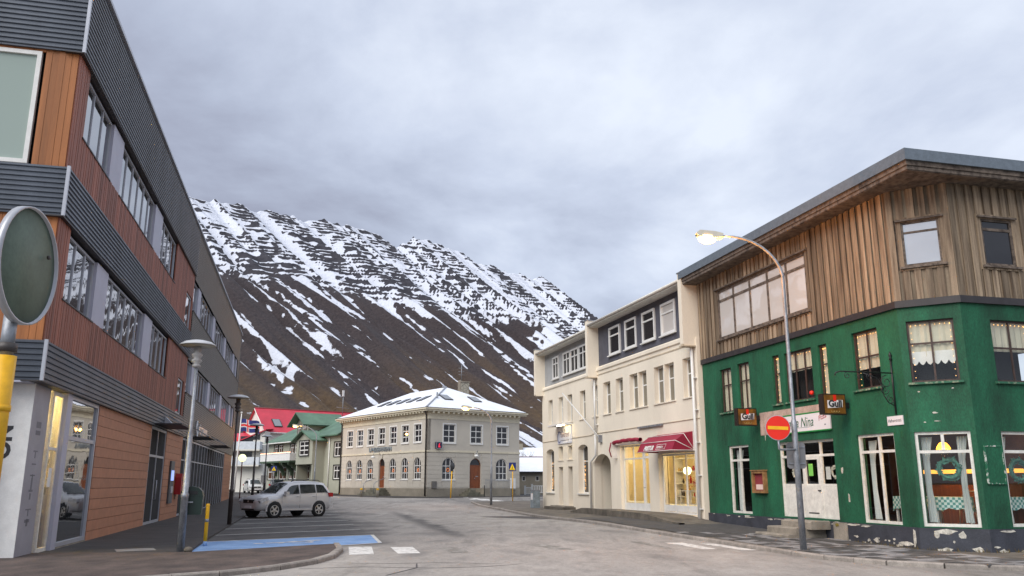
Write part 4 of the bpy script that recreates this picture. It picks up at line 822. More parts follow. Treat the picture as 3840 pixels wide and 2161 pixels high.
o = MB().lathe([(.0, -.07), (.05, -.05), (.07, 0), (.05, .05), (.0, .07)], 12).build('red_ball', m_redp, None, gb.matrix_basis @ Vector((7.0, -.12, 4.22))); tag(o, 'small red ball hanging under the upper windows', 'ball')

# ================================================================== cream shop row
RZ = R(-74.2)
sh = thing('shop_building', 'cream rendered shop with blue-grey clad top storey and red awnings', 'building', (4.005, 41.884, 0), RZ)
F = Fac(sh)
up = [(.15, .80)]+[(1.55, 2.45), (3.10, 3.95), (4.70, 5.57), (5.65, 6.50), (7.25, 8.15), (8.25, 9.10), (9.85, 10.65)]
ops = [(a, b, 4.86, 6.38) for a, b in up]+[(.14, 2.25, .2, 3.0, .55), (3.40, 6.42, .46, 3.30), (7.35, 10.45, .44, 2.80)]
F.wall('wall', m_beige, 0, 11.05, .1, 7.05, ops, .38)
MB().box(.05, 11.0, 1.2, 9, 3.4, 9.2).build('core', m_dark, sh); MB().box(.0, 11.0, .4, 1.2, 3.4, 4.8).build('core', m_dark, sh)
for a, b in up:
    f = F.window(a, b, 4.86, 6.38, .20, [.5], [.62], m_white, m_glassR, fw=.05, bar=.05, dep=.06, sill=(-.05, .05, m_beige))
MB().box(-.02, 11.05, -.03, .0, 4.0, 4.02).build('string_line', m_beigelip, sh)
mb = MB().prism([(0, 7.0), (-.06, 7.05), (-.06, 7.18), (.14, 7.30), (.3, 7.30), (.3, 7.0)], .8, 10.7, 'x'); mb.build('ledge', m_beige, sh); MB().box(.8, 10.7, -.02, .0, 6.82, 6.87).build('ledge_moulding', m_beigelip, sh)
# top storey with ribbed cladding
dw = [(2.26, 3.58), (4.18, 5.42), (6.07, 7.35), (7.95, 9.26), (9.95, 10.69)]
dops = [(a, b, 7.60, 8.95) for a, b in dw]
mb = MB()
for i, a, b, p, q_ in split(.8, 10.7, 7.30, 9.32, .11, dops): mb.box(a, b-.045, .10, .16, p, q_); mb.box(b-.045, b, .135, .16, p, q_)
o = F.put(mb, 'ribbed_cladding', m_dgrey); o['kind'] = 'stuff'
for a, b in dw: F.window(a, b, 7.60, 8.95, .05, 1, [.68], m_white, m_pink if a > 7.5 else m_glassD, fw=.10, bar=.07, dep=.12, sill=(-.02, .05, m_white))
for x0 in (.55, 10.70):
    MB().prism([(-.50, 6.80), (-.45, 6.74), (.3, 6.74), (.3, 9.58), (-.50, 9.58)], x0, x0+.27, 'x').build('fin', m_beige, sh); MB().box(x0-.03, x0+.30, -.53, .3, 9.58, 9.62).build('fin_cap', m_galv, sh); MB().box(x0-.04, x0+.31, -.54, .0, 6.70, 6.745).build('fin_base', m_beigelip, sh)
MB().box(.82, 10.7, -.42, .3, 9.22, 9.32).build('eaves', m_whited, sh); MB().tube([(.82, -.46, 9.33), (10.7, -.46, 9.33)], .06, 8).build('gutter', m_whited, sh); MB().prism([(-.42, 9.33), (9, 10.6), (9, 10.5), (-.42, 9.28)], .8, 11.0, 'x').build('roof', m_gsteel, sh)
def pipe(x, z0, z1, par, extra=()):
    p = MB().tube([*extra, (x, -.12, z1), (x, -.12, z0)], .055, 8).build('downpipe', m_white, par)
    for z in np.arange(z0+.4, z1, 1.2): MB().box(x-.07, x+.12, -.13, 0, z, z+.04).build('clip', m_white, p)
pipe(10.85, .3, 6.7, sh); pipe(.68, 4.0, 6.7, sh); p = MB().tube([(.68, -.12, 4.0), (.68, -.12, 2.95), (-.05, -.12, 2.65), (-.05, -.12, .3)], .055, 8).build('downpipe', m_white, sh)
F.put(MB().box(5.6, 7.95, -.10, -.01, 3.93, 4.01), 'wall_light_strip', m_galv)
# passage behind the arch
MB().box(.1, 2.3, 3.0, 3.1, 0, 3.3).build('passage_end', m_beige, sh); MB().box(.05, .12, .38, 3, 0, 3.3).build('passage_wall', m_beige, sh); MB().box(2.26, 2.33, .38, 3, 0, 3.3).build('passage_wall', m_beige, sh); MB().box(.1, 2.3, .38, 3, 3.05, 3.1).build('passage_ceiling', m_beige, sh)
# shop fronts
sf = F.window(3.42, 5.52, .48, 3.28, .16, [.5], [.10, .79], m_white, m_clear, fw=.06, bar=.06, dep=.08, name='shop_front'); 
for a in (3.50, 4.52): MB().box(a, a+.94, .17, .21, .55, .74).build('panel', m_white, sf)
sd_ = F.window(5.54, 6.40, .48, 3.28, .16, 1, [.10, .80], m_white, m_clear, fw=.09, bar=.09, dep=.08, name='shop_door'); MB().box(5.6, 6.34, .17, .21, .55, .80).build('panel', m_white, sd_); MB().tube([(5.72, .13, 1.45), (5.72, .06, 1.45), (5.9, .06, 1.45)], .015, 6).build('handle', m_galv, sd_)
sw_ = F.window(7.38, 10.42, .46, 2.78, .16, 3, [.13], m_white, m_clear, fw=.07, bar=.06, dep=.08, name='shop_window')
for a in (7.47, 8.46, 9.48): MB().box(a, a+.88, .17, .21, .55, .73).build('panel', m_white, sw_)
m_shopw = M('warm_shop_wall', (.74, .64, .40), .8, .06, 1); MB().box(2.5, 10.9, 3.4, 3.5, .3, 3.6).build('shop_wall', m_shopw, sh); MB().box(2.42, 2.5, .4, 3.5, .3, 3.6).build('shop_wall', m_shopw, sh); MB().box(10.82, 10.9, .4, 3.5, .3, 3.6).build('shop_wall', m_shopw, sh); MB().box(2.5, 10.9, .4, 3.5, .38, .44).build('shop_floor', M('pale_shop_floor', (.5, .42, .3), .5), sh); MB().box(2.5, 10.9, .36, 3.5, 3.32, 3.38).build('shop_ceiling', m_shopw, sh)
MB().box(6.5, 7.2, .5, .56, .44, 3.3).build('partition', m_shopw, sh)
m_tube = M('lit_shop_lamp', (.9, .8, .6), .5, emit=(1, .80, .45), es=9)
for x in (3.8, 5.2, 8.0, 9.7):
    MB().box(x-.3, x+.3, 1.3, 1.45, 3.27, 3.315).build('shop_lamp', m_tube, sh); plight('shop_lamp_light', sh.matrix_basis @ Vector((x, 1.35, 3.1)), 16, (1, .76, .42), .25)
def to_sh(x, y, z): return sh.matrix_basis @ Vector((x, y, z))
# goods in the window: tables, brass table lamp, lit tree, shelves
def side_table(x, label):
    t = thing('display_table', label, 'table', to_sh(x, .95, .44), RZ, 'display tables in the shop window'); MB().box(-.3, .3, -.25, .25, .88, .92).build('table_top', m_white, t); MB().box(-.28, .28, -.22, .22, .36, .39).build('shelf', m_white, t)
    for sx in (-.26, .26):
        for sy in (-.2, .2): MB().box(sx-.02, sx+.02, sy-.02, sy+.02, 0, .88).build('leg', m_white, t)
side_table(8.0, 'white display table carrying the brass lamp'); side_table(8.85, 'white display table with red flowers'); side_table(10.1, 'white display table beside the lit tree')
tl = thing('table_lamp', 'tall brass table lamp with glowing globe in the shop window', 'lamp', to_sh(8.0, .95, 1.36), RZ)
prof = [(.14, 0), (.12, .03)]+[(.035+.035*(k % 2), .06+.07*k) for k in range(8)]; MB().lathe(prof, 12).build('stem', M('polished_brass', (.55, .36, .08), .25, .1, metal=.8), tl); MB().lathe([(.02, 0), (.13, .06), (.17, .17), (.13, .28), (.03, .33)], 14, (0, 0, .6)).build('globe', M('lit_globe', (.9, .9, .6), .4, emit=(.95, .9, .5), es=2.2), tl)
fl_ = MB()
for k in range(160):
    a, b, r_ = rr.uniform(0, 6.28), rr.uniform(-1, 1), rr.uniform(.05, .24); x, y, z = r_*math.cos(a), r_*math.sin(a), .28+.25*b*rr.random(); d = rr.uniform(.02, .045); fl_.quad((x+d, y, z), (x, y+d, z+d), (x-d, y, z+d*.5))
o = fl_.build('flower_arrangement', M('dark_red_flowers', (.35, .02, .03), .7, .4, 20), None, to_sh(8.85, .95, 1.36)); tag(o, 'dark red flowers on the middle display table', 'flowers')
ct = thing('christmas_tree', 'dark green christmas tree with warm lights in the shop window', 'tree', to_sh(9.55, 1.3, .44), RZ)
mb = MB(); lb = MB()
for k in range(2600):
    h = rr.random()**.8; rad = .62*(1-h)*math.sqrt(rr.uniform(.15, 1)); a = rr.uniform(0, 6.28); x, y, z = rad*math.cos(a), rad*math.sin(a), .25+2.2*h; d = rr.uniform(.02, .06); c_, s_ = math.cos(a), math.sin(a); mb.quad((x, y, z), (x+d*c_-.012*s_, y+d*s_+.012*c_, z-d*.5), (x+d*c_+.012*s_, y+d*s_-.012*c_, z-d*.4))
for k in range(90):
    h = rr.random()**.9; rad = .60*(1-h); a = rr.uniform(0, 6.28); x, y, z = rad*math.cos(a), rad*math.sin(a), .3+2.15*h; s_ = .013; lb.box(x-s_, x+s_, y-s_, y+s_, z-s_, z+s_)
mb.build('crown', M('fir_needles', (.02, .06, .025), .8, .3, 9), ct); lb.build('lights', M('tree_lights', (1, .7, .3), .5, emit=(1, .6, .2), es=12), ct); MB().tube([(0, 0, 0), (0, 0, 2.2)], [.04, .01], 6).build('trunk', m_pipe, ct)
tm = thing('shop_shelf', 'pale shelf unit with small goods seen through the shop door', 'shelf', to_sh(5.2, 2.6, .44), RZ)
for z in (.05, .6, 1.15, 1.7, 2.25): MB().box(-1.2, 1.2, -.2, .2, z, z+.03).build('board', m_white, tm)
for x in (-1.2, 1.18): MB().box(x, x+.03, -.2, .2, 0, 2.3).build('upright', m_white, tm)
gm = [M('goods_%s' % n_, c_, .5) for n_, c_ in (('red', (.45, .03, .03)), ('dark', (.05, .04, .04)), ('gold', (.6, .4, .1)), ('cream', (.7, .65, .5)))]
for k in range(26):
    x = rr.uniform(-1.1, 1.05); z = rr.choice((.08, .63, 1.18, 1.73)); h = rr.uniform(.1, .35); w0 = rr.uniform(.03, .07); MB().lathe([(w0*.7, 0), (w0, h*.4), (w0*.5, h*.8), (w0*.6, h)], 8, (x, rr.uniform(-.1, .1), z)).build('ornament', gm[k % 4], tm)
for x0, x1 in ((3.55, 5.4), (7.5, 10.3)):
    mb = MB()
    for k in range(60):
        x = rr.uniform(x0, x1); mb.lathe([(.0, 0), (.03, .02), (.02, .05), (0, .06)], 5, (x, .30+rr.random()*.12, .80 if x1 < 6 else .77))
    o = mb.build('window_snow', M('glowing_cotton_snow', (.8, .74, .55), .9, emit=(1, .8, .4), es=.15), sh); o['kind'] = 'stuff'  # cotton is no lamp; a faint glow is put into its material
# awnings
m_awn = M('crimson_awning_cloth', (.27, .008, .034), .65, .12, 2); m_trim = M('white_piping', (.75, .72, .68), .6)
aw = thing('awning', 'open crimson dome awning with white lettering over the lit shop window', 'awning', sh.matrix_basis @ Vector((7.36, 0, 0)), RZ)
W = 3.14; pf = [(0, 3.56), (-.42, 3.46), (-.78, 3.20), (-.95, 2.84)]; mb = MB()
for (ya, za), (yb, zb) in zip(pf, pf[1:]): mb.quad((.02, yb, zb), (W-(-yb)*.0, yb, zb), (W-(-ya)*.0, ya, za), (.02, ya, za))
for (ya, za), (yb, zb) in zip(pf, pf[1:]): mb.quad((W+ya*.0, ya, za), (W+yb*.0, yb, zb), (W, 0, 2.84))
for (ya, za), (yb, zb) in zip(pf, pf[1:]): mb.quad((.02, yb, zb), (.02, ya, za), (.02, 0, 2.84))
mb.build('cloth', m_awn, aw)
for k, (y_, z_) in enumerate(pf[1:]): MB().tube([(.02, y_-.008, z_+.005), (W+y_*.0, y_-.008, z_+.005), (W+.01, -.01, 2.85)], .014, 5).build('piping', m_trim, aw)
MB().box(W, W+.06, -.05, 0, 2.82, 3.58).build('wall_rail', m_trim, aw)
nrm = math.atan2(.17, .36)
text('lettering', 'PRISTUR', .27, m_trim, aw, (.62, -.945, 2.90), rot=(R(90)-nrm, 0, 0), ext=.003, bold=.012, shear=.12, sx=.85); text('lettering', 'ORMSSON', .15, m_trim, aw, (1.80, -.94, 2.945), rot=(R(90)-nrm, 0, 0), ext=.003, sx=.75)
fm = MB()
for a, b, c, d in ((0, .78, 0, .012), (0, .78, .208, .22), (0, .012, .012, .208), (.768, .78, .012, .208)): fm.box(a, b, -.003, .003, c, d)
fm.build('lettering_frame', m_trim, aw, (1.75, -.953, 2.90), (-nrm, 0, 0))
ra = thing('awning', 'rolled up torn crimson awning above the shop door glazing', 'awning', sh.matrix_basis @ Vector((3.1, 0, 0)), RZ)
mb = MB(); P = []; n = 30
for k in range(n+1):
    x = 3.0*k/n; P.append([(x, -.18+(.085+.006*math.sin(k*1.3))*math.cos(a)-.02*math.sin(k*.7), 3.44+.05*math.sin(k/n*3.0)-.01*math.cos(k*.9)+(.085+.006*math.sin(k*1.7))*math.sin(a)) for a in [6.283*q/9 for q in range(9)]])
for p0, p1 in zip(P, P[1:]):
    for q in range(9): mb.quad(p0[q], p1[q], p1[(q+1) % 9], p0[(q+1) % 9], smooth=True)
mb.build('cloth_roll', m_awn, ra); MB().box(-.06, -.01, -.3, 0, 2.75, 3.5).build('side_frame', m_trim, ra); MB().tube([(-.03, -.3, 3.45), (-.05, -.38, 3.1), (-.02, -.3, 2.8)], .03, 6).build('hanging_cloth', m_awn, ra); MB().box(0, 3.0, -.1, 0, 3.3, 3.34).build('rail', m_trim, ra)
# ramp and kerbed landing in front of the shop
rp_ = thing('concrete_ramp', 'low concrete ramp wall and landing in front of the shop', 'ramp', (0, 0, 0), 0)
def rs(x, y): v_ = sh.matrix_basis @ Vector((x, y, 0)); return v_.x, v_.y
mb = MB(); N_ = 16
for k in range(N_):
    for (xa, xb) in (((11.6*k/N_)+.9, (11.6*(k+1)/N_)+.9),):
        def top(x): return gz(*rs(x, -1))+.1+.18*sst(.9, 2.6, x)*(1-sst(9.2, 12.4, x))
        def wy(x): return -1.55-.25*sst(2, 9, x)
        for (y0f, y1f, dz) in (('w', 'i', .05), ('i', 'b', 0)):
            ya0, yb0 = (wy(xa), wy(xb)) if y0f == 'w' else (wy(xa)+.22, wy(xb)+.22); ya1, yb1 = (wy(xa)+.22, wy(xb)+.22) if y1f == 'i' else (.02, .02)
            A, B, C_, D_ = rs(xa, ya0), rs(xb, yb0), rs(xb, yb1), rs(xa, ya1); mb.quad((*A, top(xa)+dz), (*B, top(xb)+dz), (*C_, top(xb)+dz), (*D_, top(xa)+dz))
        A, B = rs(xa, wy(xa)), rs(xb, wy(xb)); mb.quad((*A, 0), (*B, 0), (*B, top(xb)+.05), (*A, top(xa)+.05))
        A, B = rs(xa, wy(xa)+.22), rs(xb, wy(xb)+.22); mb.quad((*B, top(xb)), (*A, top(xa)), (*A, top(xa)+.05), (*B, top(xb)+.05))
mb.build('ramp_body', m_dconc, rp_)
# ---- bakery half of the row
bk = thing('bakery_building', 'cream rendered bakery with pale clad top storey and narrow recessed doors', 'building', (1.799, 49.678, 0), RZ)
F = Fac(bk); bu = [(1.17, 1.92), (2.98, 3.72), (4.46, 5.22), (6.39, 7.2)]
bops = [(a, b, 4.86, 6.30) for a, b in bu]+[(.74, 2.09, 1.13, 3.52, .22), (6.0, 7.4, 1.13, 3.56, .22), (2.88, 3.61, 2.87, 3.60), (4.43, 5.11, 2.87, 3.60), (2.88, 3.56, .45, 2.50), (4.41, 5.10, .45, 2.50)]
F.wall('wall', m_beige, 0, 8.095, .05, 7.0, bops, .38)
MB().box(.05, 8.05, .9, 9, .3, 9.0).build('core', m_dark, bk); MB().box(.0, 8.09, .4, .9, .1, 1.0).build('core', m_dark, bk)
for a, b in bu: F.window(a, b, 4.86, 6.30, .20, [.5], [.62], m_white, m_glassR, fw=.05, bar=.05, dep=.06, sill=(-.05, .05, m_beige))
for o in bops[4:6]:
    f = F.window(*o[:4], .28, [.5], [.66], m_white, m_glassD, fw=.06, bar=.05, dep=.07, rise=.22, sill=(-.07, .06, m_whited)); mb = MB()
    for k in range(24): z = 1.3+1.5*rr.random(); x = o[0]+.14+rr.random()*.12; mb.box(x-.011, x+.011, .285, .30, z-.011, z+.011)
    mb.build('light_chain', m_bulb, f)
for o in bops[6:8]: F.window(*o, .28, [.5], 1, m_white, m_glassD, fw=.05, bar=.04, dep=.06, sill=(-.04, .05, m_beige))
for o in bops[8:]:
    f = F.put(MB().box(o[0], o[1], .30, .36, o[2], o[3]), 'door', M('grey_brown_door', (.14, .11, .085), .7, .2, 5)); MB().box(o[1]-.12, o[1]-.09, .26, .30, 1.4, 1.55).build('handle', m_galv, f)
F.put(MB().box(4.95, 5.08, .05, .18, 1.85, 2.02), 'letter_box', m_black)
MB().box(-.02, 8.09, -.03, .0, 3.95, 3.97).build('string_line', m_beigelip, bk)
MB().prism([(0, 6.9), (-.06, 6.95), (-.06, 7.05), (.14, 7.2), (.3, 7.2), (.3, 6.9)], .25, 8.6, 'x').build('ledge', m_beige, bk)
tw = [(1.76, 2.82), (3.60, 4.75), (4.85, 6.05), (6.15, 7.34), (8.02, 8.58)]; tops = [(a, b, 7.45, 8.72) for a, b in tw]; mb = MB()
for i, a, b, p, q_ in split(.25, 8.62, 7.2, 9.15, .11, tops): mb.box(a, b-.045, .10, .16, p, q_); mb.box(b-.045, b, .135, .16, p, q_)
o = F.put(mb, 'ribbed_cladding', m_lgrey); o['kind'] = 'stuff'
for a, b in tw: F.window(a, b, 7.45, 8.72, .05, [.5] if b-a > .8 else 1, [.68], m_white, m_glassD, fw=.09, bar=.06, dep=.12, sill=(-.02, .05, m_white))
MB().prism([(-.50, 6.72), (-.45, 6.66), (.3, 6.66), (.3, 9.42), (-.50, 9.42)], -.02, .25, 'x').build('fin', m_beige, bk); MB().box(-.05, .28, -.53, .3, 9.42, 9.46).build('fin_cap', m_galv, bk)
MB().box(.26, 8.63, -.42, .3, 9.05, 9.15).build('eaves', m_whited, bk); MB().tube([(.26, -.46, 9.16), (8.63, -.46, 9.16)], .06, 8).build('gutter', m_whited, bk); MB().prism([(-.42, 9.16), (9, 10.4), (9, 10.3), (-.42, 9.11)], .2, 8.05, 'x').build('roof', m_gsteel, bk)
MB().box(-.005, .1, .3, 9, .05, 9.1).build('end_wall', m_beige, bk)
ds = thing('door_steps', 'low worn concrete steps under the two narrow bakery doors', 'steps', bk.matrix_basis @ Vector((2.5, 0, 0)), RZ); MB().box(0, 3.0, -.75, -.003, .05, .42).build('step', m_dconc, ds); MB().box(.2, 2.75, -.45, -.003, .42, .47).build('step', m_conc, ds)
bn = thing('bakery_banner', 'white and blue bakery banner with a lamp above it', 'sign', bk.matrix_basis @ Vector((2.88, 0, 0)), RZ)
m_ban = M('pale_banner_cloth', (.52, .55, .66), .6, .12, 1.2, col2=(.68, .70, .76)); MB().box(0, 2.26, -.05, -.01, 3.73, 4.64).build('cloth', m_ban, bn); text('lettering', 'Bakarans', .42, M('banner_brown_ink', (.22, .15, .16), .6), bn, (.52, -.053, 4.08), ext=.002, sx=.92)
mb = MB(); mb.tube([(.3+.25*math.cos(R(a)), -.054, 4.1+.3*math.sin(R(a))) for a in range(30, 330, 20)], .022, 5); mb.build('emblem', m_navy, bn); MB().box(.5, 1.9, -.052, -.05, 3.88, 3.92).build('rule', m_ink2, bn)
MB().box(-.25, 2.3, -.55, -.02, 4.68, 4.76).build('lamp_hood', m_white, bn); MB().box(1.2, 2.2, -.5, -.4, 4.64, 4.675).build('lamp_tube', m_tube, bn); plight('banner_lamp_light', bk.matrix_basis @ Vector((4.6, -.45, 4.55)), 3, (1, .8, .5), .1)
# slanting flagpole on the facade
fp_ = thing('wall_flagpole', 'thin white flagpole slanting up from the wall above the arch', 'flagpole', sh.matrix_basis @ Vector((1.15, 0, 0)), RZ)
MB().tube([(0, -.05, 3.72), (-2.1, -1.2, 6.07)], [.04, .022], 8).build('pole', m_white, fp_); MB().box(-.1, .15, -.12, 0, 3.55, 3.9).build('bracket', m_galv, fp_); MB().lathe([(0, -.05), (.05, 0), (0, .05)], 8, (-2.12, -1.21, 6.09)).build('knob', m_white, fp_)
# utility cabinet
uc = thing('utility_cabinet', 'small grey utility cabinet at the end of the bakery', 'cabinet', (1.35, 49.3, gz(1.35, 49.3)+.09), RZ); MB().box(0, .55, -.3, .1, 0, .95).build('body', M('cabinet_grey', (.2, .24, .27), .6, .3, 4), uc); MB().box(-.02, .57, -.32, .12, .95, 1.0).build('lid', m_galv, uc); MB().box(.1, .45, -.31, -.3, .45, .8).build('poster', m_signw, uc)
# ================================================================== bank
bkz = .38
ba = thing('bank_building', 'two-storey taupe neoclassical bank with arched ground-floor windows and snowy hipped roof', 'building', (-18.92, 94.0, 0), R(-52.7))
B1 = Fac(ba); B2 = Fac(ba, 18.1, 0, R(90)); LA, LB = 18.1, 10.93
wu1 = [(1.30+2.385*k, 2.62+2.385*k, 5.48, 7.16) for k in range(7)]; wu2 = [(1.75+3.17*k, 3.10+3.17*k, 5.42, 7.15) for k in range(3)]
al1 = [(1.30+2.385*k, 2.66+2.385*k, 1.98, 4.03, .68) for k in (0, 1, 2, 4, 5, 6)]; dl1 = (8.72, 9.90, 1.17, 4.05, .59); al2 = [(1.68, 3.10, 1.94, 4.0, .71), (7.99, 9.39, 1.94, 4.0, .70)]; dl2 = (4.84, 6.17, 1.13, 3.97, .665)
for F, L_, ops in ((B1, LA, wu1+al1+[dl1]), (B2, LB, wu2+al2+[dl2])):
    F.wall('wall', m_bank, 0, L_, 1.15, 7.75, ops, .30)
MB().box(.3, LA-.3, .5, LB-.2, .4, 8.2).build('core', m_dark, ba)
MB().prism([(-.05, -.05), (LA+.05, -.05), (LA+.05, LB+.05), (-.05, LB+.05)], .1, 1.15, 'z').build('plinth', m_bankp, ba)
def ring(z0, z1, o, mat, name, inner=.1):
    mb = MB(); mb.box(-o, LA+o, -o, inner, z0, z1); mb.box(LA-inner, LA+o, inner, LB+o, z0, z1); mb.box(-o, inner, inner, LB+o, z0, z1); return mb.build(name, mat, ba)
ring(4.50, 4.66, .07, m_cream, 'band_course'); ring(7.60, 7.78, .05, m_cream, 'architrave'); ring(7.95, 8.12, .06, m_cream, 'frieze'); ring(7.78, 7.95, .03, m_cream, 'frieze'); ring(8.30, 8.46, .55, m_cream, 'cornice'); ring(8.46, 8.60, .66, m_cream, 'cornice'); ring(8.12, 8.30, .08, m_cream, 'soffit_band')
me_br = MB().prism([(-.42, 8.14), (-.42, 8.29), (0, 8.29), (0, 8.14)], -.09, .09, 'x').mesh('bracket', m_cream)
for k in range(32): link('bracket', me_br, ba, (.3+.565*k, -.08, 0))
for k in range(19): link('bracket', me_br, ba, (LA+.08, .3+.57*k, 0), R(90))
# rusticated courses: shallow joints as raised stone courses on the street end
for k in range(8):
    z = 1.25+.40*k
    for a, b in ((.0, 1.62), (3.16, 4.78), (6.23, 7.93), (9.45, 10.93)): B2.put(MB().box(a+.005, b, -.025, -.003, z, z+.375), 'stone_course', m_bank)
    if z > 4.05: B2.put(MB().box(1.63, 3.15, -.025, -.003, z, z+.375), 'stone_course', m_bank)
for k in range(8):
    z = 1.25+.40*k
    for q in range(8):
        a, b = (.0, 1.26) if q == 0 else (2.70+2.385*(q-1), 3.64+2.385*(q-1))
        if q == 7: b = 18.08
        if q == 3: b = 8.68
        if q == 4: a = 9.94
        B1.put(MB().box(a+.005, b, -.018, -.003, z, z+.378), 'stone_course', m_bank)
for o in wu1+wu2:
    F = B1 if o in wu1 else B2
    F.window(*o, .08, 2, 3, m_white, m_glassD, fw=.07, bar=.07, dep=.07, trim=(.11, -.03, m_white), sill=(-.08, .13, m_white))
m_org = M('glowing_orange_ring', (.8, .25, .08), .6, emit=(1, .3, .08), es=.12)  # window decoration with a faint glow put into its material
for o in al1+al2:
    F = B1 if o in al1 else B2; f = F.window(*o[:4], .10, 3, [.30, .62], m_white, m_glassD, fw=.07, bar=.06, dep=.08, rise=o[4], sill=(-.06, .08, m_white)); cx = (o[0]+o[1])/2
    if o is not al2[1]: MB().tube([(cx+.15*math.cos(6.283*k/14), .125, 2.85+.15*math.sin(6.283*k/14)) for k in range(15)], .03, 6).build('window_ring', m_org, f)
    F.put(MB().box(o[0]+.05, o[1]-.05, -.02, -.002, 1.22, 1.85), 'apron_panel', m_bank)
for F, o in ((B1, dl1), (B2, dl2)):
    f = F.put(MB().box(o[0], o[1], .14, .20, o[2], 3.28), 'door', m_door); cx = (o[0]+o[1])/2
    for a in (0, 1):
        for z in (1.3, 1.95, 2.6): MB().box(o[0]+.08+a*.55, o[0]+.52+a*.55, .125, .14, z, z+.52).build('door_panel', m_door, f)
    MB().box(cx-.02, cx+.02, .1, .125, 2.0, 2.15).build('handle', m_galv, f); MB().box(cx+.1, cx+.42, .12, .126, 2.22, 2.3).build('letter_plate', m_galv, f)
    F.window(o[0], o[1], 3.28, o[3], .12, 1, 1, m_door, m_glassD, fw=.06, dep=.08, rise=o[4], name='fanlight')
    F.put(MB().prism([(cx-.18, 4.05), (cx+.18, 4.05), (cx+.24, 4.5), (cx-.24, 4.5)], -.12, -.004, 'y'), 'keystone', m_bank)
    l = F.put(MB().tube([(cx, -.1, 4.3), (cx, -.4, 4.7), (cx-.35, -.75, 4.65), (cx-.45, -.8, 4.35)], .025, 6), 'door_lamp', m_galv); MB().lathe([(.02, .22), (.1, .2), (.24, .06), (.22, 0)], 12, (cx-.45, -.8, 4.12)).build('lamp_shade', m_white, l)
# roof
o_ = .62; hx = LB/2
rf = MB(); z0, z1 = 8.62, 11.42; A, B_, C_, D_ = (-o_, -o_, z0), (LA+o_, -o_, z0), (LA+o_, LB+o_, z0), (-o_, LB+o_, z0); R0, R1 = (hx, hx, z1), (LA-hx, hx, z1)
rf.quad(A, B_, R1, R0); rf.quad(B_, C_, R1); rf.quad(C_, D_, R0, R1); rf.quad(D_, A, R0); rf = rf.build('roof', m_snow, ba); MB().box(-o_-.03, LA+o_+.03, -o_-.04, -o_+.05, 8.58, 8.65).build('gutter', m_pipe, rf); MB().box(LA+o_-.05, LA+o_+.04, -o_+.05, LB+o_, 8.58, 8.65).build('gutter', m_pipe, rf)
m_hip = M('zinc_hip_strip', (.36, .38, .42), .5); MB().tube([(LA+o_, -o_, z0+.03), (R1[0], R1[1], z1+.03)], .09, 6).build('hip_strip', m_hip, rf)
sl = (z1-z0)/(hx+o_)
def skyl(face, u, v):
    """roof light lying in the roof slope"""
    ang = math.atan(sl); fr = MB(); w_, h_ = .42, .62
    fr.box(-w_-.08, w_+.08, -h_-.08, h_+.08, 0, .08); loc = (u, -o_+v, z0+sl*v) if face == 0 else (LA+o_-v, u, z0+sl*v); rot = (ang, 0, 0) if face == 0 else (ang, 0, R(90))
    f = fr.build('roof_light', m_blackb, rf, loc, rot); MB().box(-w_, w_, -h_, h_, .08, .1).build('pane', m_glassL, f)
for k in range(5): skyl(0, 5.3+2.05*k, 2.9)
skyl(1, 3.4, 2.9); skyl(1, 6.9, 2.9)
MB().tube([(LA-2.0, 2.2, 9.3), (LA-2.0, 2.2, 10.4)], .09, 8).build('vent_pipe', m_galv, rf); MB().lathe([(.03, 0), (.14, .05), (.1, .18), (0, .2)], 8, (LA-5.9, 5.4, 11.42)).build('ridge_finial', m_galv, rf)
MB().tube([(LA+.05, -.45, 8.4), (LA-.1, -.14, 7.9), (LA-.1, -.14, .45)], .07, 8).build('downpipe', m_pipe, ba); MB().tube([(-.05, -.4, 8.4), (.1, -.14, 7.9), (.1, -.14, .45)], .07, 8).build('downpipe', m_pipe, ba)
# steps, railings
def bank_steps(F, x0, x1, n, y, par):
    for k in range(n): F.put(MB().box(x0+.33*k, x1-.33*k, -y+.3*k, -.06, .2, .40+.185*(k+1)), 'step', M('mossy_step', (.13, .125, .095), .9, .3, 2, fine=.15))
bank_steps(B1, 7.2, 11.4, 4, 1.55, ba); bank_steps(B2, 3.6, 5.6, 4, 1.5, ba)
for x in (8.2, 10.4): B1.put(MB().tube([(x, -1.4, .6), (x, -1.4, 1.5), (x, -1.2, 1.75), (x, -.1, 2.15)], .03, 6), 'handrail', m_galv)
B2.put(MB().box(5.6, 9.35, -1.5, -.06, .2, 1.12), 'platform', m_bankp)
for k in range(24): B2.put(MB().box(5.68+.155*k, 5.70+.155*k, -1.45, -1.42, 1.12, 1.9), 'railing_bar', m_galv)
B2.put(MB().box(5.64, 9.3, -1.46, -1.41, 1.9, 1.95), 'rail', m_galv); B2.put(MB().box(8.7, 9.3, -1.5, -1.4, .4, 2.1), 'gate_panel', m_white)
B2.put(MB().box(.5, 1.02, -.14, -.03, 1.16, 1.8), 'night_safe', M('night_safe_metal', (.14, .13, .12), .4))
bs = thing('bank_sign', 'grey raised bank lettering above the door band of the bank', 'sign', ba.matrix_basis @ Vector((6.55, -.04, 4.80)), R(-52.7)); text('lettering', 'LANDSBANKINN', .60, M('pewter_letters', (.20, .23, .25), .45), bs, (0, 0, 0), ext=.05, sx=1.04, bold=.008)
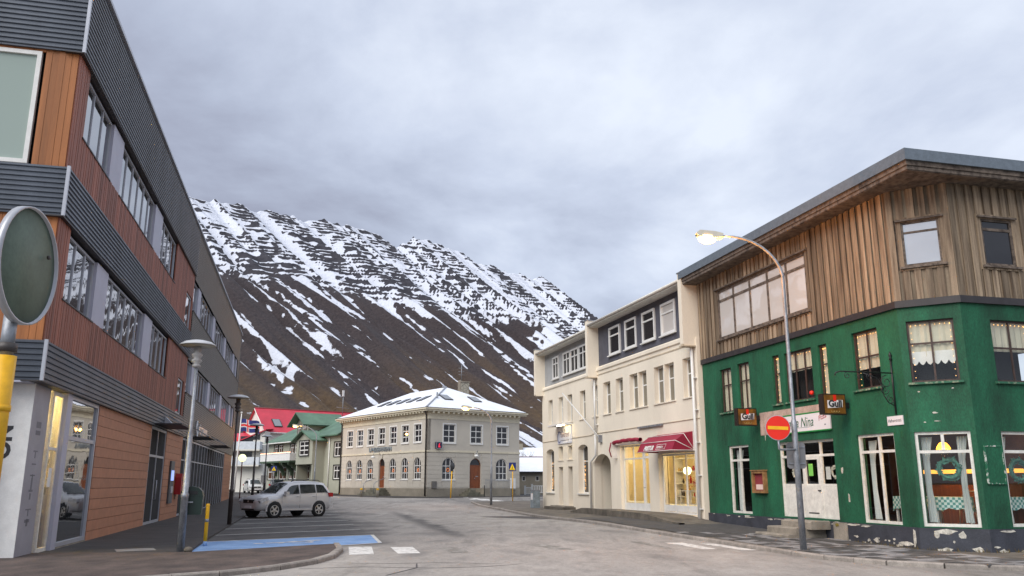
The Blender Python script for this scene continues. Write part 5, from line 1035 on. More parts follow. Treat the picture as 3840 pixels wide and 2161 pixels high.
lg = thing('bank_logo_box', 'dark blue box sign with red emblem on the bank corner', 'sign', ba.matrix_basis @ Vector((18.1, .82, 4.82)), R(37.3)); MB().box(0, .66, -.25, -.03, 0, .62).build('case', M('navy_case', (.012, .014, .05), .4), lg); MB().prism([(.2, .12), (.45, .1), (.42, .24), (.34, .3), (.42, .52), (.28, .45), (.24, .28)], -.26, -.25, 'y').build('emblem', M('lit_red_emblem', (.6, .02, .05), .5, emit=(.8, .02, .05), es=.4), lg); mb = MB()
for a, b, c, d in ((0, .66, 0, .03), (0, .66, .59, .62), (0, .03, .03, .59), (.63, .66, .03, .59)): mb.box(a, b, -.265, -.25, c, d)
mb.build('rim', m_hip, lg)
for x, y, lb in ((-13.9, 78.9, 'grey bollard with yellow top left of the bank steps'), (-12.1, 77.0, 'grey bollard with yellow top beside the bank door steps')):
    t = thing('bollard', lb, 'bollard', (x, y, gz(x, y)+.03), 0, 'bollards by the bank'); MB().lathe([(.13, 0), (.13, .5), (.12, .62)], 12).build('post', m_conc, t); MB().lathe([(.125, .0), (.125, .12), (.08, .16)], 12, (0, 0, .62)).build('cap', m_yel, t)
# ================================================================== sage green timber house
hs = thing('green_roofed_house', 'sage timber house with green roofs, white balcony and dark trimmed windows', 'house', (-18.92-.606*21.6, 94.0+.7955*21.6, 0), R(-52.7))
H1 = Fac(hs)          # x = s + 39.7
HX = 21.45
hw = [((2.05, 3.3), (5.36, 6.36)), ((3.55, 4.8), (5.36, 6.36)), ((7.2, 8.4), (5.2, 6.35)), ((8.6, 9.8), (5.2, 6.35)), ((19.7, 21.3), (4.55, 6.12)), ((.3, 2.85), (2.08, 3.58)), ((4.0, 6.3), (2.08, 3.55)), ((7.1, 8.3), (2.1, 3.55)), ((8.6, 9.7), (2.1, 3.55)), ((10.65, 11.9), (2.1, 3.55)), ((12.05, 13.25), (2.1, 3.58)), ((19.75, 21.3), (2.07, 3.56))]
hops = [(a, b, c, d) for (a, b), (c, d) in hw]+[(13.75, 16.2, .9, 3.5)]
H1.wall('wall', m_gh, 0, HX, .5, 6.75, hops, .25); H1.wall('gable_wall', m_gh, 8.9, HX, 6.75, 7.1, [], .25)
MB().box(.3, HX-.3, .5, 9, .4, 6.7).build('core', m_dark, hs); MB().box(0, .2, .25, 9, .5, 6.75).build('end_wall', m_gh, hs)
m_warmw = mirror('warm_brown_window_glass', (.10, .05, .03), 1.5)  # dark reflecting pane with a warm brown base colour
for o in hops[:-1]: H1.window(*o, .06, 2, [.62], m_white, m_warmw if o[0] < 13 else m_glassD, fw=.10, bar=.10, dep=.08, trim=(.09, -.04, m_black))
H1.put(MB().box(13.75, 16.2, .9, 1.0, .9, 3.5), 'porch_back', m_gtrim); H1.put(MB().box(15.0, 16.1, .8, .88, .9, 3.3), 'door', M('orange_wood_door', (.40, .15, .03), .5)); H1.put(MB().box(14.2, 14.5, .5, .8, 2.2, 2.9), 'letter_box', m_white)
# gabled dormer
H1.wall('dormer_wall', m_gh, 8.95, 12.35, 6.7, 8.75, [(9.25, 10.3, 7.35, 8.65), (10.75, 11.8, 7.35, 8.65)], .2, -.02)
for a in (9.25, 10.75): H1.window(a, a+1.05, 7.35, 8.65, .0, 2, [.62], m_white, m_warmw, fw=.10, bar=.09, dep=.08, trim=(.07, -.06, m_black))
H1.put(MB().prism([(8.95, 8.75), (12.35, 8.75), (10.6, 9.95)], -.02, .2, 'y'), 'dormer_gable', m_gh); MB().box(12.15, 12.35, .2, 4.5, 6.9, 8.75).build('dormer_side', m_gh, hs)
dr_ = MB()
for s_ in (0, 1):
    xe = 8.1 if s_ == 0 else 13.1; P = [(xe, -1.0, 8.45), (10.55, -1.0, 10.05), (10.55, 5.0, 10.05), (xe, 5.0, 8.45)]
    if s_: P = P[::-1]
    dr_.quad(*P); dr_.quad(*[(x, y, z-.12) for x, y, z in P[::-1]])
    a, b = ((8.1, 8.45), (10.55, 10.05)) if s_ == 0 else ((13.1, 8.45), (10.55, 10.05)); dr_.quad((a[0], -1.0, a[1]-.12), (b[0], -1.0, b[1]-.12), (b[0], -1.0, b[1]), (a[0], -1.0, a[1]))
dr_.build('dormer_roof', m_groof, hs)
MB().prism([(-.6, 6.68), (4.6, 9.2), (9.5, 6.7), (9.5, 6.6), (4.6, 9.08), (-.6, 6.56)], -.5, 8.9, 'x').build('roof', m_groof, hs); MB().prism([(-.55, 6.95), (4.6, 9.55), (9.5, 6.9), (9.5, 6.8), (4.6, 9.42), (-.55, 6.83)], 12.4, HX, 'x').build('roof', m_groof, hs); MB().box(-.5, 8.9, -.68, -.58, 6.52, 6.64).build('gutter', m_white, hs)
MB().box(-.0, .15, .2, 9, 6.7, 7.2).build('gable_end', m_gh, hs)
# bay with own little roof
by = MB().box(12.6, 17.2, -1.5, 0, 3.75, 6.45).build('bay', m_gh, hs); H1.window(13.75, 16.3, 4.76, 6.40, -1.56, 2, [.36, .66], m_white, m_glassD, fw=.12, bar=.12, dep=.08, trim=(.1, -1.64, m_black)); MB().box(12.6, 12.8, -1.4, 0, .5, 3.75).build('porch_post', m_gh, hs); MB().box(16.95, 17.2, -1.4, 0, .5, 3.75).build('porch_post', m_gh, hs)
H1.window(11.6, 12.5, 4.74, 6.42, -.04, 2, [.36, .66], m_white, m_warmw, fw=.09, bar=.08, dep=.08, trim=(.07, -.08, m_black))
MB().prism([(12.0, 6.45), (14.9, 7.65), (17.9, 6.45), (17.9, 6.33), (14.9, 7.5), (12.0, 6.33)], -2.0, 0, 'y').build('bay_roof', m_groof, hs); MB().prism([(12.6, 6.45), (17.2, 6.45), (14.9, 7.4)], -1.5, -1.4, 'y').build('bay_gable', m_gh, hs)
MB().tube([(18.6, -.1, 6.6), (18.6, -.1, .6)], .06, 8).build('downpipe', m_white, hs)
# balcony on curved brackets
bl = MB().box(1.6, 11.2, -1.7, 0, 4.05, 4.27).build('balcony', m_gtrim, hs); MB().box(1.65, 11.15, -1.66, -1.62, 4.27, 5.12).build('parapet', m_white, bl); MB().box(1.65, 1.7, -1.62, 0, 4.27, 5.12).build('parapet', m_white, bl); MB().box(11.1, 11.15, -1.62, 0, 4.27, 5.12).build('parapet', m_white, bl); MB().box(1.6, 11.2, -1.7, -1.58, 5.12, 5.2).build('rail', m_white, bl)
mb = MB()
for k in range(50): x = 1.7+9.4*k/49; z = 5.22+.04*math.sin(k*2.1); mb.box(x-.03, x+.03, -1.68, -1.62, z-.03, z+.03)
mb.build('light_chain', M('pink_fairy_lights', (.9, .5, .35), .5, emit=(1, .42, .22), es=2.5), bl)
for x in (3.3, 5.9, 8.5, 10.5):
    pts = [(-1.6, 4.05), (-1.55, 3.8), (-1.1, 3.6), (-.7, 3.3), (-.4, 2.9), (-.3, 2.5), (0, 2.5), (0, 2.8), (-.25, 3.4), (-.6, 3.8), (-1.0, 4.05)]; MB().prism(pts, x-.16, x+.16, 'x').build('bracket', m_gtrim, bl)
lantern = MB()
# white panel fence between house and bank
wf = thing('garden_fence', 'white panel garden fence between the sage house and the bank', 'fence', hs.matrix_basis @ Vector((17.2, -2.0, 0)), R(-52.7))
for k in range(3): MB().box(1.42*k, 1.42*k+1.38, -.03, .03, .7, 1.25).build('panel', m_white, wf); MB().box(1.42*k-.04, 1.42*k+.04, -.06, .06, .4, 1.75).build('post', m_white, wf)
for k in range(20): MB().box(.21*k+.02, .21*k+.15, -.02, .02, 1.25, 1.68).build('slat', m_white, wf)
# ================================================================== red-roofed white apartment house
rh = thing('red_roofed_house', 'large white apartment house with red sheet roof and front balconies', 'house', (-36.6, 125, 0), R(37.3))
R_ = Fac(rh)      # x along the long side (away to the right), y inward = left-back
WD = 8.6
MB().box(0, 30, 0, WD, .3, 9.3).build('wall', m_wall, rh)
MB().prism([(0, 9.3), (WD, 9.3), (WD/2, 12.75)], 0, .2, 'x').build('gable', m_wall, rh)
rr_ = MB()
for ya, yb in ((-.4, WD/2), (WD+.4, WD/2)): 
    za = 9.3-.32; P = [(-.35, ya, za), (30.3, ya, za), (30.3, yb, 12.85), (-.35, yb, 12.85)]; P = P if ya < 1 else P[::-1]; rr_.quad(*P); rr_.quad(*[(x, y, z-.15) for x, y, z in P[::-1]])
rr_ = rr_.build('roof', m_red, rh); MB().tube([(-.35, WD/2, 12.87), (30.3, WD/2, 12.87)], .1, 6).build('ridge', M('dark_red_ridge', (.2, .012, .02), .5), rr_)
an = math.atan2(3.87, WD/2+.4)
for x in (2.2, 8.4): f = MB().box(-.65, .65, -.95, .95, 0, .1).build('roof_light', m_blackb, rr_, (x, 1.35, 10.47), (an, 0, 0)); MB().box(-.55, .55, -.85, .85, .1, .12).build('pane', m_glassL, f)
MB().tube([(-.33, -.38, 8.95), (-.33, WD/2, 12.72)], .09, 6).build('verge', m_wall, rr_); MB().box(-.3, 30, -.5, -.38, 8.85, 9.0).build('gutter', m_white, rr_); R_.window(-.0+3.5, 7.5, 7.0, 7.9, -.04, 4, 1, m_black, m_glassD)
MB().tube([(14, 3.5, 12.3), (14, 3.5, 15.6)], .05, 6).build('aerial_mast', m_galv, rh); MB().tube([(12.9, 3.5, 13.6), (15.1, 3.5, 13.5)], .03, 6).build('aerial', m_galv, rh); MB().box(13.85, 14.15, 3.4, 3.6, 15.4, 16.4).build('aerial_cap', m_white, rh)
# balcony wing in front of the gable
wg = MB(); x0, x1, yw = -41.0, -35.9, 122.5
W2 = [(x0-4.5, 5.4), (x1-.15, 9.35), (x1-.15, .2), (x0-4.5, .2)]
inv = rh.matrix_basis.inverted()
def loc(x, y, z): v_ = inv @ Vector((x, y, z)); return (v_.x, v_.y, v_.z)
front = [loc(x, yw, z) for x, z in ((x0-4.5, .2), (x1, .2), (x1, 9.0), (x0-4.5, 5.2))]; bck = [loc(x, yw+8, z) for x, z in ((x0-4.5, .2), (x1, .2), (x1, 9.0), (x0-4.5, 5.2))]
wg.quad(*front); wg.quad(front[1], bck[1], bck[2], front[2]); wg.build('wing_wall', m_wall, rh)
wr_ = MB(); P = [loc(x, y, z) for x, y, z in ((x0-4.7, yw-.4, 5.1), (x1+.2, yw-.4, 9.25), (x1+.2, yw+9, 9.9), (x0-4.7, yw+9, 8.9))]; wr_.quad(*P); Q = [loc(x, y, z) for x, y, z in ((x0-4.7, yw-.4, 4.95), (x1+.2, yw-.4, 9.1))]; wr_.quad(Q[0], Q[1], P[1], P[0]); wr_.build('wing_roof', m_red, rh)
for z in (4.15, 6.35):
    P = [loc(x, y, z) for x, y in ((x0+.35, yw-1.2), (x1-.3, yw-1.2), (x1-.3, yw), (x0+.35, yw))]; mb = MB(); mb.quad(*P); mb.quad(*[(a, b, c-.2) for a, b, c in P[::-1]]); mb.quad((P[0][0], P[0][1], P[0][2]-.2), (P[1][0], P[1][1], P[1][2]-.2), P[1], P[0]); mb = mb.build('balcony', m_wall, rh); pp = MB(); pp.quad(P[0], P[1], (P[1][0], P[1][1], z+1.1), (P[0][0], P[0][1], z+1.1)); pp.quad(P[1], P[2], (P[2][0], P[2][1], z+1.1), (P[1][0], P[1][1], z+1.1)); pp.build('parapet', M('frosted_parapet', (.62, .66, .70), .4), mb)
    q = MB(); P = [loc(x, yw-.03, zz) for x, zz in ((x0+1.6, z+.1), (x0+3.4, z+.1), (x0+3.4, z+1.9), (x0+1.6, z+1.9))]; q.quad(*P); q.build('balcony_door', m_glassD, rh)
q = MB(); P = [loc(x, yw-.03, zz) for x, zz in ((x0-.6, 7.4), (x0+.9, 7.4), (x0+.9, 8.0))]; 
q = MB(); P = [loc(x, yw-.04, zz) for x, zz in ((x1-2.4, 7.75), (x1-.7, 7.75), (x1-.7, 8.6))]; q.quad(*P); q.build('gable_pane', m_glassD, rh)
P = [loc(x, yw-.08, zz) for x, zz in ((x0+.9, 8.3), (x0+1.5, 7.2), (x0+1.35, 5.4))]; MB().tube(P, .10, 6).build('red_downpipe', m_redp, rh)
q = MB(); P = [loc(x, yw-.03, zz) for x, zz in ((x1-.2, .4), (x1+.9, .4), (x1+.9, 2.7), (x1-.2, 2.7))]; q.quad(*P); q.build('dark_entrance', m_gsteel, rh)
# ================================================================== right of the bank: shed, white house, fence, bare shrub, tower
sd2 = thing('grey_shed', 'low grey rendered shed with snowy roof and two small windows', 'shed', (-2.5, 98, gz(0, 98)), 0); S2 = Fac(sd2); sops = [(3.66, 4.05, 1.5, 2.05), (5.22, 5.62, 1.5, 2.05)]; S2.wall('wall', m_bankp, 0, 12, 0, 2.45, sops, .2)
for o in sops: S2.window(*o, .05, 1, 1, m_white, m_glassD, fw=.05, dep=.06)
MB().prism([(-.3, 2.45), (-.3, 2.56), (5, 4.3), (5, 2.45)], -.3, 12.2, 'x').build('roof', m_snow, sd2); MB().box(-.3, 12.2, -.36, -.3, 2.4, 2.56).build('fascia', m_dark, sd2); MB().box(0, 12, .3, 5, 0, 2.4).build('core', m_dark, sd2)
wh = thing('white_house', 'white house with red trimmed window and snowy roof behind the shed', 'house', (-3, 115, gz(0, 110)), 0); S3 = Fac(wh); S3.wall('wall', m_wall, 0, 14, 0, 4.6, [(5.05, 5.60, 3.35, 4.30)], .2); m_rt = M('dark_red_trim', (.16, .012, .012), .5); S3.window(5.05, 5.60, 3.35, 4.30, .05, 1, [.6], m_white, m_glassD, fw=.05, dep=.06, trim=(.08, -.04, m_rt)); MB().prism([(-.4, 4.55), (-.4, 4.75), (3.5, 6.1), (3.5, 4.55)], -.3, 14, 'x').build('roof', m_snow, wh); MB().box(-.3, 14, -.45, -.4, 4.5, 4.76).build('fascia', m_rt, wh); MB().box(0, 14, .3, 3.5, 0, 4.5).build('core', m_dark, wh); MB().box(3.9, 4.5, 2.5, 3.2, 5.6, 6.6).build('chimney', m_bankp, wh)
pf_ = thing('picket_fence', 'white picket fence with square posts in front of the grey shed', 'fence', (1.3, 92, gz(1.3, 92)), 0)
for x, h in ((0, .95), (.75, 1.12), (3.4, 1.12)): MB().box(x, x+.2, -.1, .1, 0, h).build('post', m_white, pf_); MB().box(x-.03, x+.23, -.13, .13, h, h+.06).build('post_cap', m_white, pf_)
for k in range(4): MB().box(.26+.13*k, .32+.13*k, -.02, .02, .1, .8).build('picket', m_white, pf_)
for k in range(12): MB().box(1.05+.19*k, 1.14+.19*k, -.02, .02, .3, .95).build('picket', m_white, pf_)
for a, b, z in ((.2, .75, .1), (.2, .75, .78), (.95, 3.4, .24), (.95, 3.4, .95)): MB().box(a, b, -.03, .03, z, z+.07).build('rail', m_white, pf_)
MB().box(.95, 3.6, -.12, .12, 0, .24).build('footing', m_conc, pf_)
def shrub(x, y, h, seed, label):
    r2 = random.Random(seed); mb = MB()
    def br(p, d, l, r_, n):
        q = p+d*l; mb.tube([p, p+d*l*.5+Vector((r2.uniform(-.05, .05), r2.uniform(-.05, .05), 0))*l, q], [r_, r_*.85, r_*.65], 5, False)
        if n:
            for _ in range(r2.choice((2, 3))): br(q, (d+Vector((r2.uniform(-.6, .6), r2.uniform(-.6, .6), r2.uniform(-.1, .5)))).normalized(), l*r2.uniform(.6, .85), r_*.62, n-1)
    t = thing('bare_shrub', label, 'shrub', (x, y, gz(x, y)))
    br(Vector((0, 0, 0)), Vector((0, 0, 1)), h*.28, .06, 0)
    for _ in range(6): br(Vector((0, 0, h*.2)), Vector((r2.uniform(-.5, .5), r2.uniform(-.5, .5), 1)).normalized(), h*.26, .045, 4)
    mb.build('branches', M('bare_twigs', (.09, .07, .06), .8), t)
shrub(1.6, 111, 5.6, 5, 'leafless shrub between the bank and the white house')
tw_ = thing('church_tower', 'slim concrete tower with irregular stone cladding and aerial behind the bank', 'tower', (-8.65, 150, gz(-8, 80)), R(20))
m_crazy = bpy.data.materials.new('crazy_stone_cladding'); m_crazy.use_nodes = True; N = m_crazy.node_tree.nodes; L = m_crazy.node_tree.links; g2 = N.new('ShaderNodeNewGeometry'); vo = N.new('ShaderNodeTexVoronoi'); vo.feature = 'DISTANCE_TO_EDGE'; vo.inputs['Scale'].default_value = 1.6; L.new(g2.outputs['Position'], vo.inputs['Vector']); r2_ = N.new('ShaderNodeValToRGB'); r2_.color_ramp.elements[0].color = (.09, .085, .07, 1); r2_.color_ramp.elements[1].color = (.35, .33, .27, 1); r2_.color_ramp.elements[1].position = .08; L.new(vo.outputs['Distance'], r2_.inputs[0]); L.new(r2_.outputs[0], N['Principled BSDF'].inputs['Base Color'])
MB().box(-.75, .75, -.75, .75, 0, 18.9).build('shaft', m_crazy, tw_); MB().box(-.95, -.75, -.7, .75, 0, 19.3).build('pilaster', m_conc, tw_); MB().box(-.9, .9, -.85, .85, 18.9, 19.05).build('capstone', m_conc, tw_); MB().tube([(-.5, 0, 19), (-.5, 0, 22.2)], .05, 6).build('aerial', m_galv, tw_)
for z in (20.3, 20.9, 21.5): MB().tube([(-1.1, 0, z), (.1, 0, z)], .03, 5).build('aerial_arm', m_galv, tw_)
# ================================================================== street furniture
def dome_lamp(x, y, label, dark):
    t = thing('dome_lamp', label, 'street lamp', (x, y, gz(x, y)+.05), random.uniform(0, 1), 'dome street lamps along the office pavement'); mp_ = m_dpole if dark else m_galv
    MB().lathe([(.085, 0), (.085, 1.25), (.095, 1.26), (.095, 1.34), (.07, 1.36), (.062, 2.75), (.045, 2.82), (.042, 4.42)], 14).build('pole', mp_, t)
    h = MB().lathe([(.05, 4.40), (.10, 4.42), (.10, 4.47), (.06, 4.50), (.12, 4.56), (.12, 4.60), (.07, 4.63), (.13, 4.70), (.13, 4.74), (.08, 4.78), (.09, 4.93)], 16).build('lamp_neck', m_dpole if dark else M('weathered_lamp_metal', (.36, .36, .36), .5, .2, 9), t)
    MB().lathe([(.43, 4.955), (.42, 4.985), (.33, 5.045), (.18, 5.085), (.02, 5.10)], 28).build('dome', M('pale_lamp_dome', (.52, .54, .56), .4, .08, 5), t)
    MB().lathe([(.425, 4.95), (.1, 4.94), (.09, 4.94)], 28).build('dome_underside', M('cream_dome_underside', (.45, .43, .36), .6), t)
    return t
dome_lamp(-7.89, 20.66, 'galvanised dome lamp post carrying the green litter bin', False); dome_lamp(-11.12, 33.92, 'dark dome lamp post at the edge of the bays between bin and silver car', True); dome_lamp(-15.47, 51.0, 'dark dome lamp post behind the silver car bonnet', True); dome_lamp(-19.73, 68, 'dark dome lamp post in front of the sage house corner', True)
bn_ = thing('litter_bin', 'dark green rounded litter bin clamped to the galvanised lamp post', 'bin', (-7.80, 20.84, 0), R(15)); m_bin = M('dark_green_plastic', (.012, .028, .022), .35, .1)
mb = MB(); P = []
prof = [(.0, .92), (.24, .90), (.255, 1.0), (.265, 1.36), (.25, 1.46), (.18, 1.55), (.0, 1.58)]
mb.prism([(-.25, .90), (.25, .90), (.265, 1.34), (.24, 1.45), (.15, 1.54), (0, 1.57), (-.15, 1.54), (-.24, 1.45), (-.265, 1.34)], -.02, .36, 'y'); mb.build('body', m_bin, bn_); MB().box(-.14, .14, -.035, -.02, 1.38, 1.46).build('opening', m_black, bn_); MB().box(-.27, .27, -.03, .37, 1.33, 1.345).build('rim', m_bin, bn_); MB().box(-.1, .05, -.12, -.02, 1.18, 1.21).build('clamp', m_galv, bn_)
bo = thing('marker_post', 'slim yellow marker post standing on the blue bay', 'bollard', (-8.25, 23.3, 0)); MB().lathe([(.055, 0), (.055, .12)], 12).build('base', m_blue, bo); MB().lathe([(.05, .12), (.05, 1.08), (.04, 1.10)], 12).build('post', m_yel, bo); MB().lathe([(.0515, .62), (.0515, .70)], 12).build('reflector', m_galv, bo)
kn = MB().lathe([(0, 0), (.09, .01), (.11, .06), (.07, .11), (0, .13)], 12).build('kerb_knob', m_dconc, None, (-7.62, 20.45, .06)); tag(kn, 'small dark stone knob at the foot of the galvanised lamp post', 'stone')
# near-left road sign on a yellow post, seen from behind
ns = thing('road_sign', 'round grey-green back of a road sign on a yellow and grey post', 'road sign', (-2.58, 4.2, 0), R(0)); 
MB().tube([(0, 0, 0), (0, 0, 1.63)], .036, 14).build('post', m_galv, ns); MB().tube([(0, 0, 1.62), (0, 0, 2.28)], .052, 14).build('yellow_sleeve', m_yel, ns); MB().tube([(0, 0, 2.0), (0, 0, 2.03)], .057, 14).build('sleeve_ring', m_yel, ns); MB().tube([(0, 0, 2.26), (0, 0, 2.52)], .034, 14).build('post_top', m_galv, ns); MB().tube([(0, 0, 2.30), (0, 0, 2.345)], .05, 12).build('clamp', m_dpole, ns)
yaw = R(95); d_ = MB(); d_.lathe([(.0, -.004), (.302, -.004), (.302, .002), (.0, .002)], 40); so_ = d_.build('disc', M('grey_green_sign_back', (.12, .16, .12), .65, .12, 6, fine=.08), ns, (.035, .02, 2.76), (R(90), 0, yaw)); MB().lathe([(.302, -.02), (.312, -.02), (.312, .02), (.302, .02), (.302, -.02)], 40).build('rim', M('sign_rim', (.42, .43, .46), .4, metal=.4), ns, (.035, .02, 2.76), (R(90), 0, yaw))
for yy, zz in ((-.2, 2.95), (-.2, 2.60), (.17, 2.85)): MB().lathe([(0, 0), (.012, .0), (.012, .012), (0, .014)], 8).build('bolt', m_dpole, ns, (.035+.004, yy+.02, zz), (0, R(90), 0))
# street lamps with sodium light
m_sod = M('lit_sodium_lens', (1, .7, .3), .4, emit=(1, .50, .10), es=6)
def street_lamp(label, x, y, z, H, dx, dy, rise, energy, rp0=.105, col=(1, .42, .08)):
    t = thing('street_lamp', label, 'street lamp', (x, y, z), 0, 'tall curved-arm street lamps'); ln = math.hypot(dx, dy); pts = [(0, 0, 0), (0, 0, H*.45), (0, 0, H*.46), (0, 0, H)]; rs_ = [rp0, rp0*.9, rp0*.62, rp0*.55]
    for k in range(1, 9): a = k/8; u = ln*(a**1.6)*.96; pts.append((dx/ln*u, dy/ln*u, H+rise*math.sin(a*math.pi/2))); rs_.append(rp0*.55*(1-.35*a))
    MB().tube(pts, rs_, 12).build('pole', m_galv, t); MB().lathe([(rp0*1.05, 0), (rp0*1.05, .0)], 12).build('foot', m_galv, t)
    ax = math.atan2(dy, dx); ex, ey, ez = dx*.96, dy*.96, H+rise
    h = MB().prism([(0, -.05), (.16, -.08), (.62, -.075), (.70, .0), (.60, .10), (.2, .09), (0, .05)], -.12, .12, 'y').build('lamp_head', M('pale_lamp_housing', (.5, .47, .40), .5), t, (ex, ey, ez), (0, R(-6), ax)); MB().lathe([(.0, -.17), (.07, -.16), (.13, -.11), (.15, -.03), (.15, .03), (.0, .03)], 16).build('lens', m_sod, h, (.40, 0, -.06)).scale = (1.6, .95, 1)
    wx, wy, wz = x+ex+dx/ln*.42, y+ey+dy/ln*.42, z+ez-.42
    plight('street_lamp_light', (wx, wy, wz), energy, col, .12); return t
street_lamp('galvanised street lamp carrying the no entry sign, glowing orange', 6.95, 20.7, .08, 6.75, -1.5, .15, 1.1, 230, .078, (1, .36, .05))
street_lamp('grey street lamp in front of the bank railing, glowing orange', -1.39, 57, gz(-1.4, 57)+.02, 5.6, -1.45, .1, .9, 120, .085)
street_lamp('grey street lamp in front of the sage house, glowing orange', -20.4, 88, gz(-20, 88)+.02, 6.0, -2.0, .1, 1.1, 160, .085)
ne = thing('no_entry_sign', 'round red no entry sign with yellow bar on the street lamp', 'road sign', (6.50, 20.55, 0), R(-3)); MB().disc((0, 0, 2.96), .305, th=.012).build('rim', M('sign_rim', (.4, .4, .4)), ne); MB().disc((0, -.006, 2.96), .29, th=.006).build('disc', m_redp, ne); MB().box(-.245, .245, -.012, -.006, 2.92, 3.0).build('bar', m_yel, ne, None, (0, R(2.5), 0)).location = (-.13, 0, .0); MB().tube([(0, .03, 2.68), (0, .03, 2.46), (.03, .06, 2.44), (.42, .12, 2.44)], .028, 8).build('bracket', m_galv, ne)
rs2 = thing('road_sign', 'grey back of a rectangular road sign on the street lamp', 'road sign', (6.99, 20.86, 0), R(0)); mb = MB(); c = .05; mb.prism([(-.22+c, 1.99), (.24-c, 1.99), (.24, 1.99+c), (.24, 2.62-c), (.24-c, 2.62), (-.22+c, 2.62), (-.22, 2.62-c), (-.22, 1.99+c)], 0, .02, 'y'); mb.build('plate', M('sign_back_grey', (.22, .22, .23), .5, .1), rs2); MB().box(-.2, .22, -.025, 0, 2.5, 2.53).build('rail', m_galv, rs2); MB().box(-.2, .22, -.025, 0, 2.1, 2.13).build('rail', m_galv, rs2)
# zebra crossing signs
def xsign(x, y, z, h, s_, yaw_, label, yellow, two):
    t = thing('crossing_sign', label, 'road sign', (x, y, z), yaw_, 'pedestrian crossing signs'); MB().tube([(0, .04, 0), (0, .04, h+s_)], .035, 8).build('post', m_yel if yellow else m_galv, t); MB().box(-s_/2, s_/2, -.01, .01, h, h+s_).build('plate', m_navy, t); MB().prism([(-s_*.42, h+s_*.12), (s_*.42, h+s_*.12), (0, h+s_*.88)], -.016, -.011, 'y').build('triangle', M('sign_yellow', (.85, .62, .02), .4), t)
    mb = MB(); u = s_; mb.disc((0, -.021, h+u*.60), u*.045, seg=10, th=.004); mb.prism([(-.05*u, h+u*.4), (.05*u, h+u*.4), (.03*u, h+u*.55), (-.03*u, h+u*.55)], -.021, -.017, 'y'); mb.prism([(-.05*u, h+u*.42), (-.12*u, h+u*.22), (-.08*u, h+u*.22), (0, h+u*.40), (.08*u, h+u*.22), (.12*u, h+u*.22), (.05*u, h+u*.42)], -.022, -.018, 'y')
    for k in range(4): mb.box(-.30*u+.17*u*k, -.20*u+.17*u*k, -.021, -.017, h+u*.14, h+u*.19)
    mb.build('walking_figure', m_black, t)
xsign(-25.2, 90, gz(-25, 90)+.02, 2.45, .56, 0, 'blue crossing sign with yellow triangle in front of the sage house', False, 0); xsign(.03, 63, gz(0, 63)+.1, 2.15, .62, R(-35), 'blue crossing sign on a yellow post near the bank railing', True, 0)
yp = thing('sign_post', 'yellow post with the dark back of a round sign by the bank window', 'road sign', (-5.4, 75.3, gz(-5.4, 75.3)), 0); MB().tube([(0, 0, 0), (.08, 0, 2.3)], .05, 8).build('post', m_yel, yp); MB().tube([(.08, 0, 2.3), (.1, 0, 2.7)], .035, 8).build('post_top', m_dpole, yp); MB().lathe([(0, -.01), (.33, -.01), (.33, .01), (0, .01)], 24).build('disc', M('dark_sign_back', (.05, .05, .05), .5), yp, (.12, -.05, 2.75), (R(90), 0, R(55)))
bp2 = thing('black_post', 'thin black post at the foot of the bank side steps', 'post', (-2.6, 80.5, gz(-2.6, 80)+.05)); MB().lathe([(.04, 0), (.04, 1.0), (.03, 1.03)], 8).build('post', m_black, bp2)
gl = thing('beacon', 'glowing pale globe lamp on a dark red crossing post', 'lamp', (-22.9, 72, gz(-22, 72))); MB().tube([(0, 0, 0), (0, 0, 3.1)], .05, 8).build('post', M('dark_red_post', (.09, .012, .012), .5), gl); MB().lathe([(.0, -.32), (.16, -.28), (.28, -.16), (.32, 0), (.28, .16), (.16, .28), (0, .32)], 18, (0, 0, 3.4)).build('globe', M('lit_beacon_globe', (.8, .85, .5), .4, emit=(.92, .95, .48), es=.75), gl)
# flagpole with a flag in the wind
fg = thing('flagpole', 'tall white flagpole left of the sage house', 'flagpole', (-29.9, 92, gz(-29, 92)+.02)); MB().tube([(0, 0, 0), (.2, 0, 8.7)], [.10, .05], 10).build('pole', m_white, fg); MB().lathe([(0, 0), (.12, .06), (.12, .14), (0, .2)], 10, (.2, 0, 8.7)).build('knob', m_white, fg)
fl2 = thing('flag', 'blue flag with red cross edged in white blowing from the flagpole', 'flag', (-29.65, 92, 7.1)); nx_, nz2 = 26, 12
def fpt(i, j): u, v = i/nx_, j/nz2; return (2.0*u-.08*v, .22*math.sin(u*7+v*1.3)*u, 1.35*v-.28*u*u+.06*math.sin(u*9))
mats = [MB(), MB(), MB()]
for i in range(nx_):
    for j in range(nz2):
        u, v = (i+.5)/nx_, (j+.5)/nz2; k = 0
        if .30 < u < .48 or .36 < v < .66: k = 1
        if .345 < u < .435 or .43 < v < .58: k = 2
        mats[k].quad(fpt(i, j), fpt(i+1, j), fpt(i+1, j+1), fpt(i, j+1), smooth=True)
for k, (nm, mt) in enumerate((('blue_field', M('flag_blue', (.02, .03, .16), .8)), ('white_edge', M('flag_white', (.6, .6, .6), .8)), ('red_cross', M('flag_red', (.6, .03, .03), .8)))): mats[k].build(nm, mt, fl2)
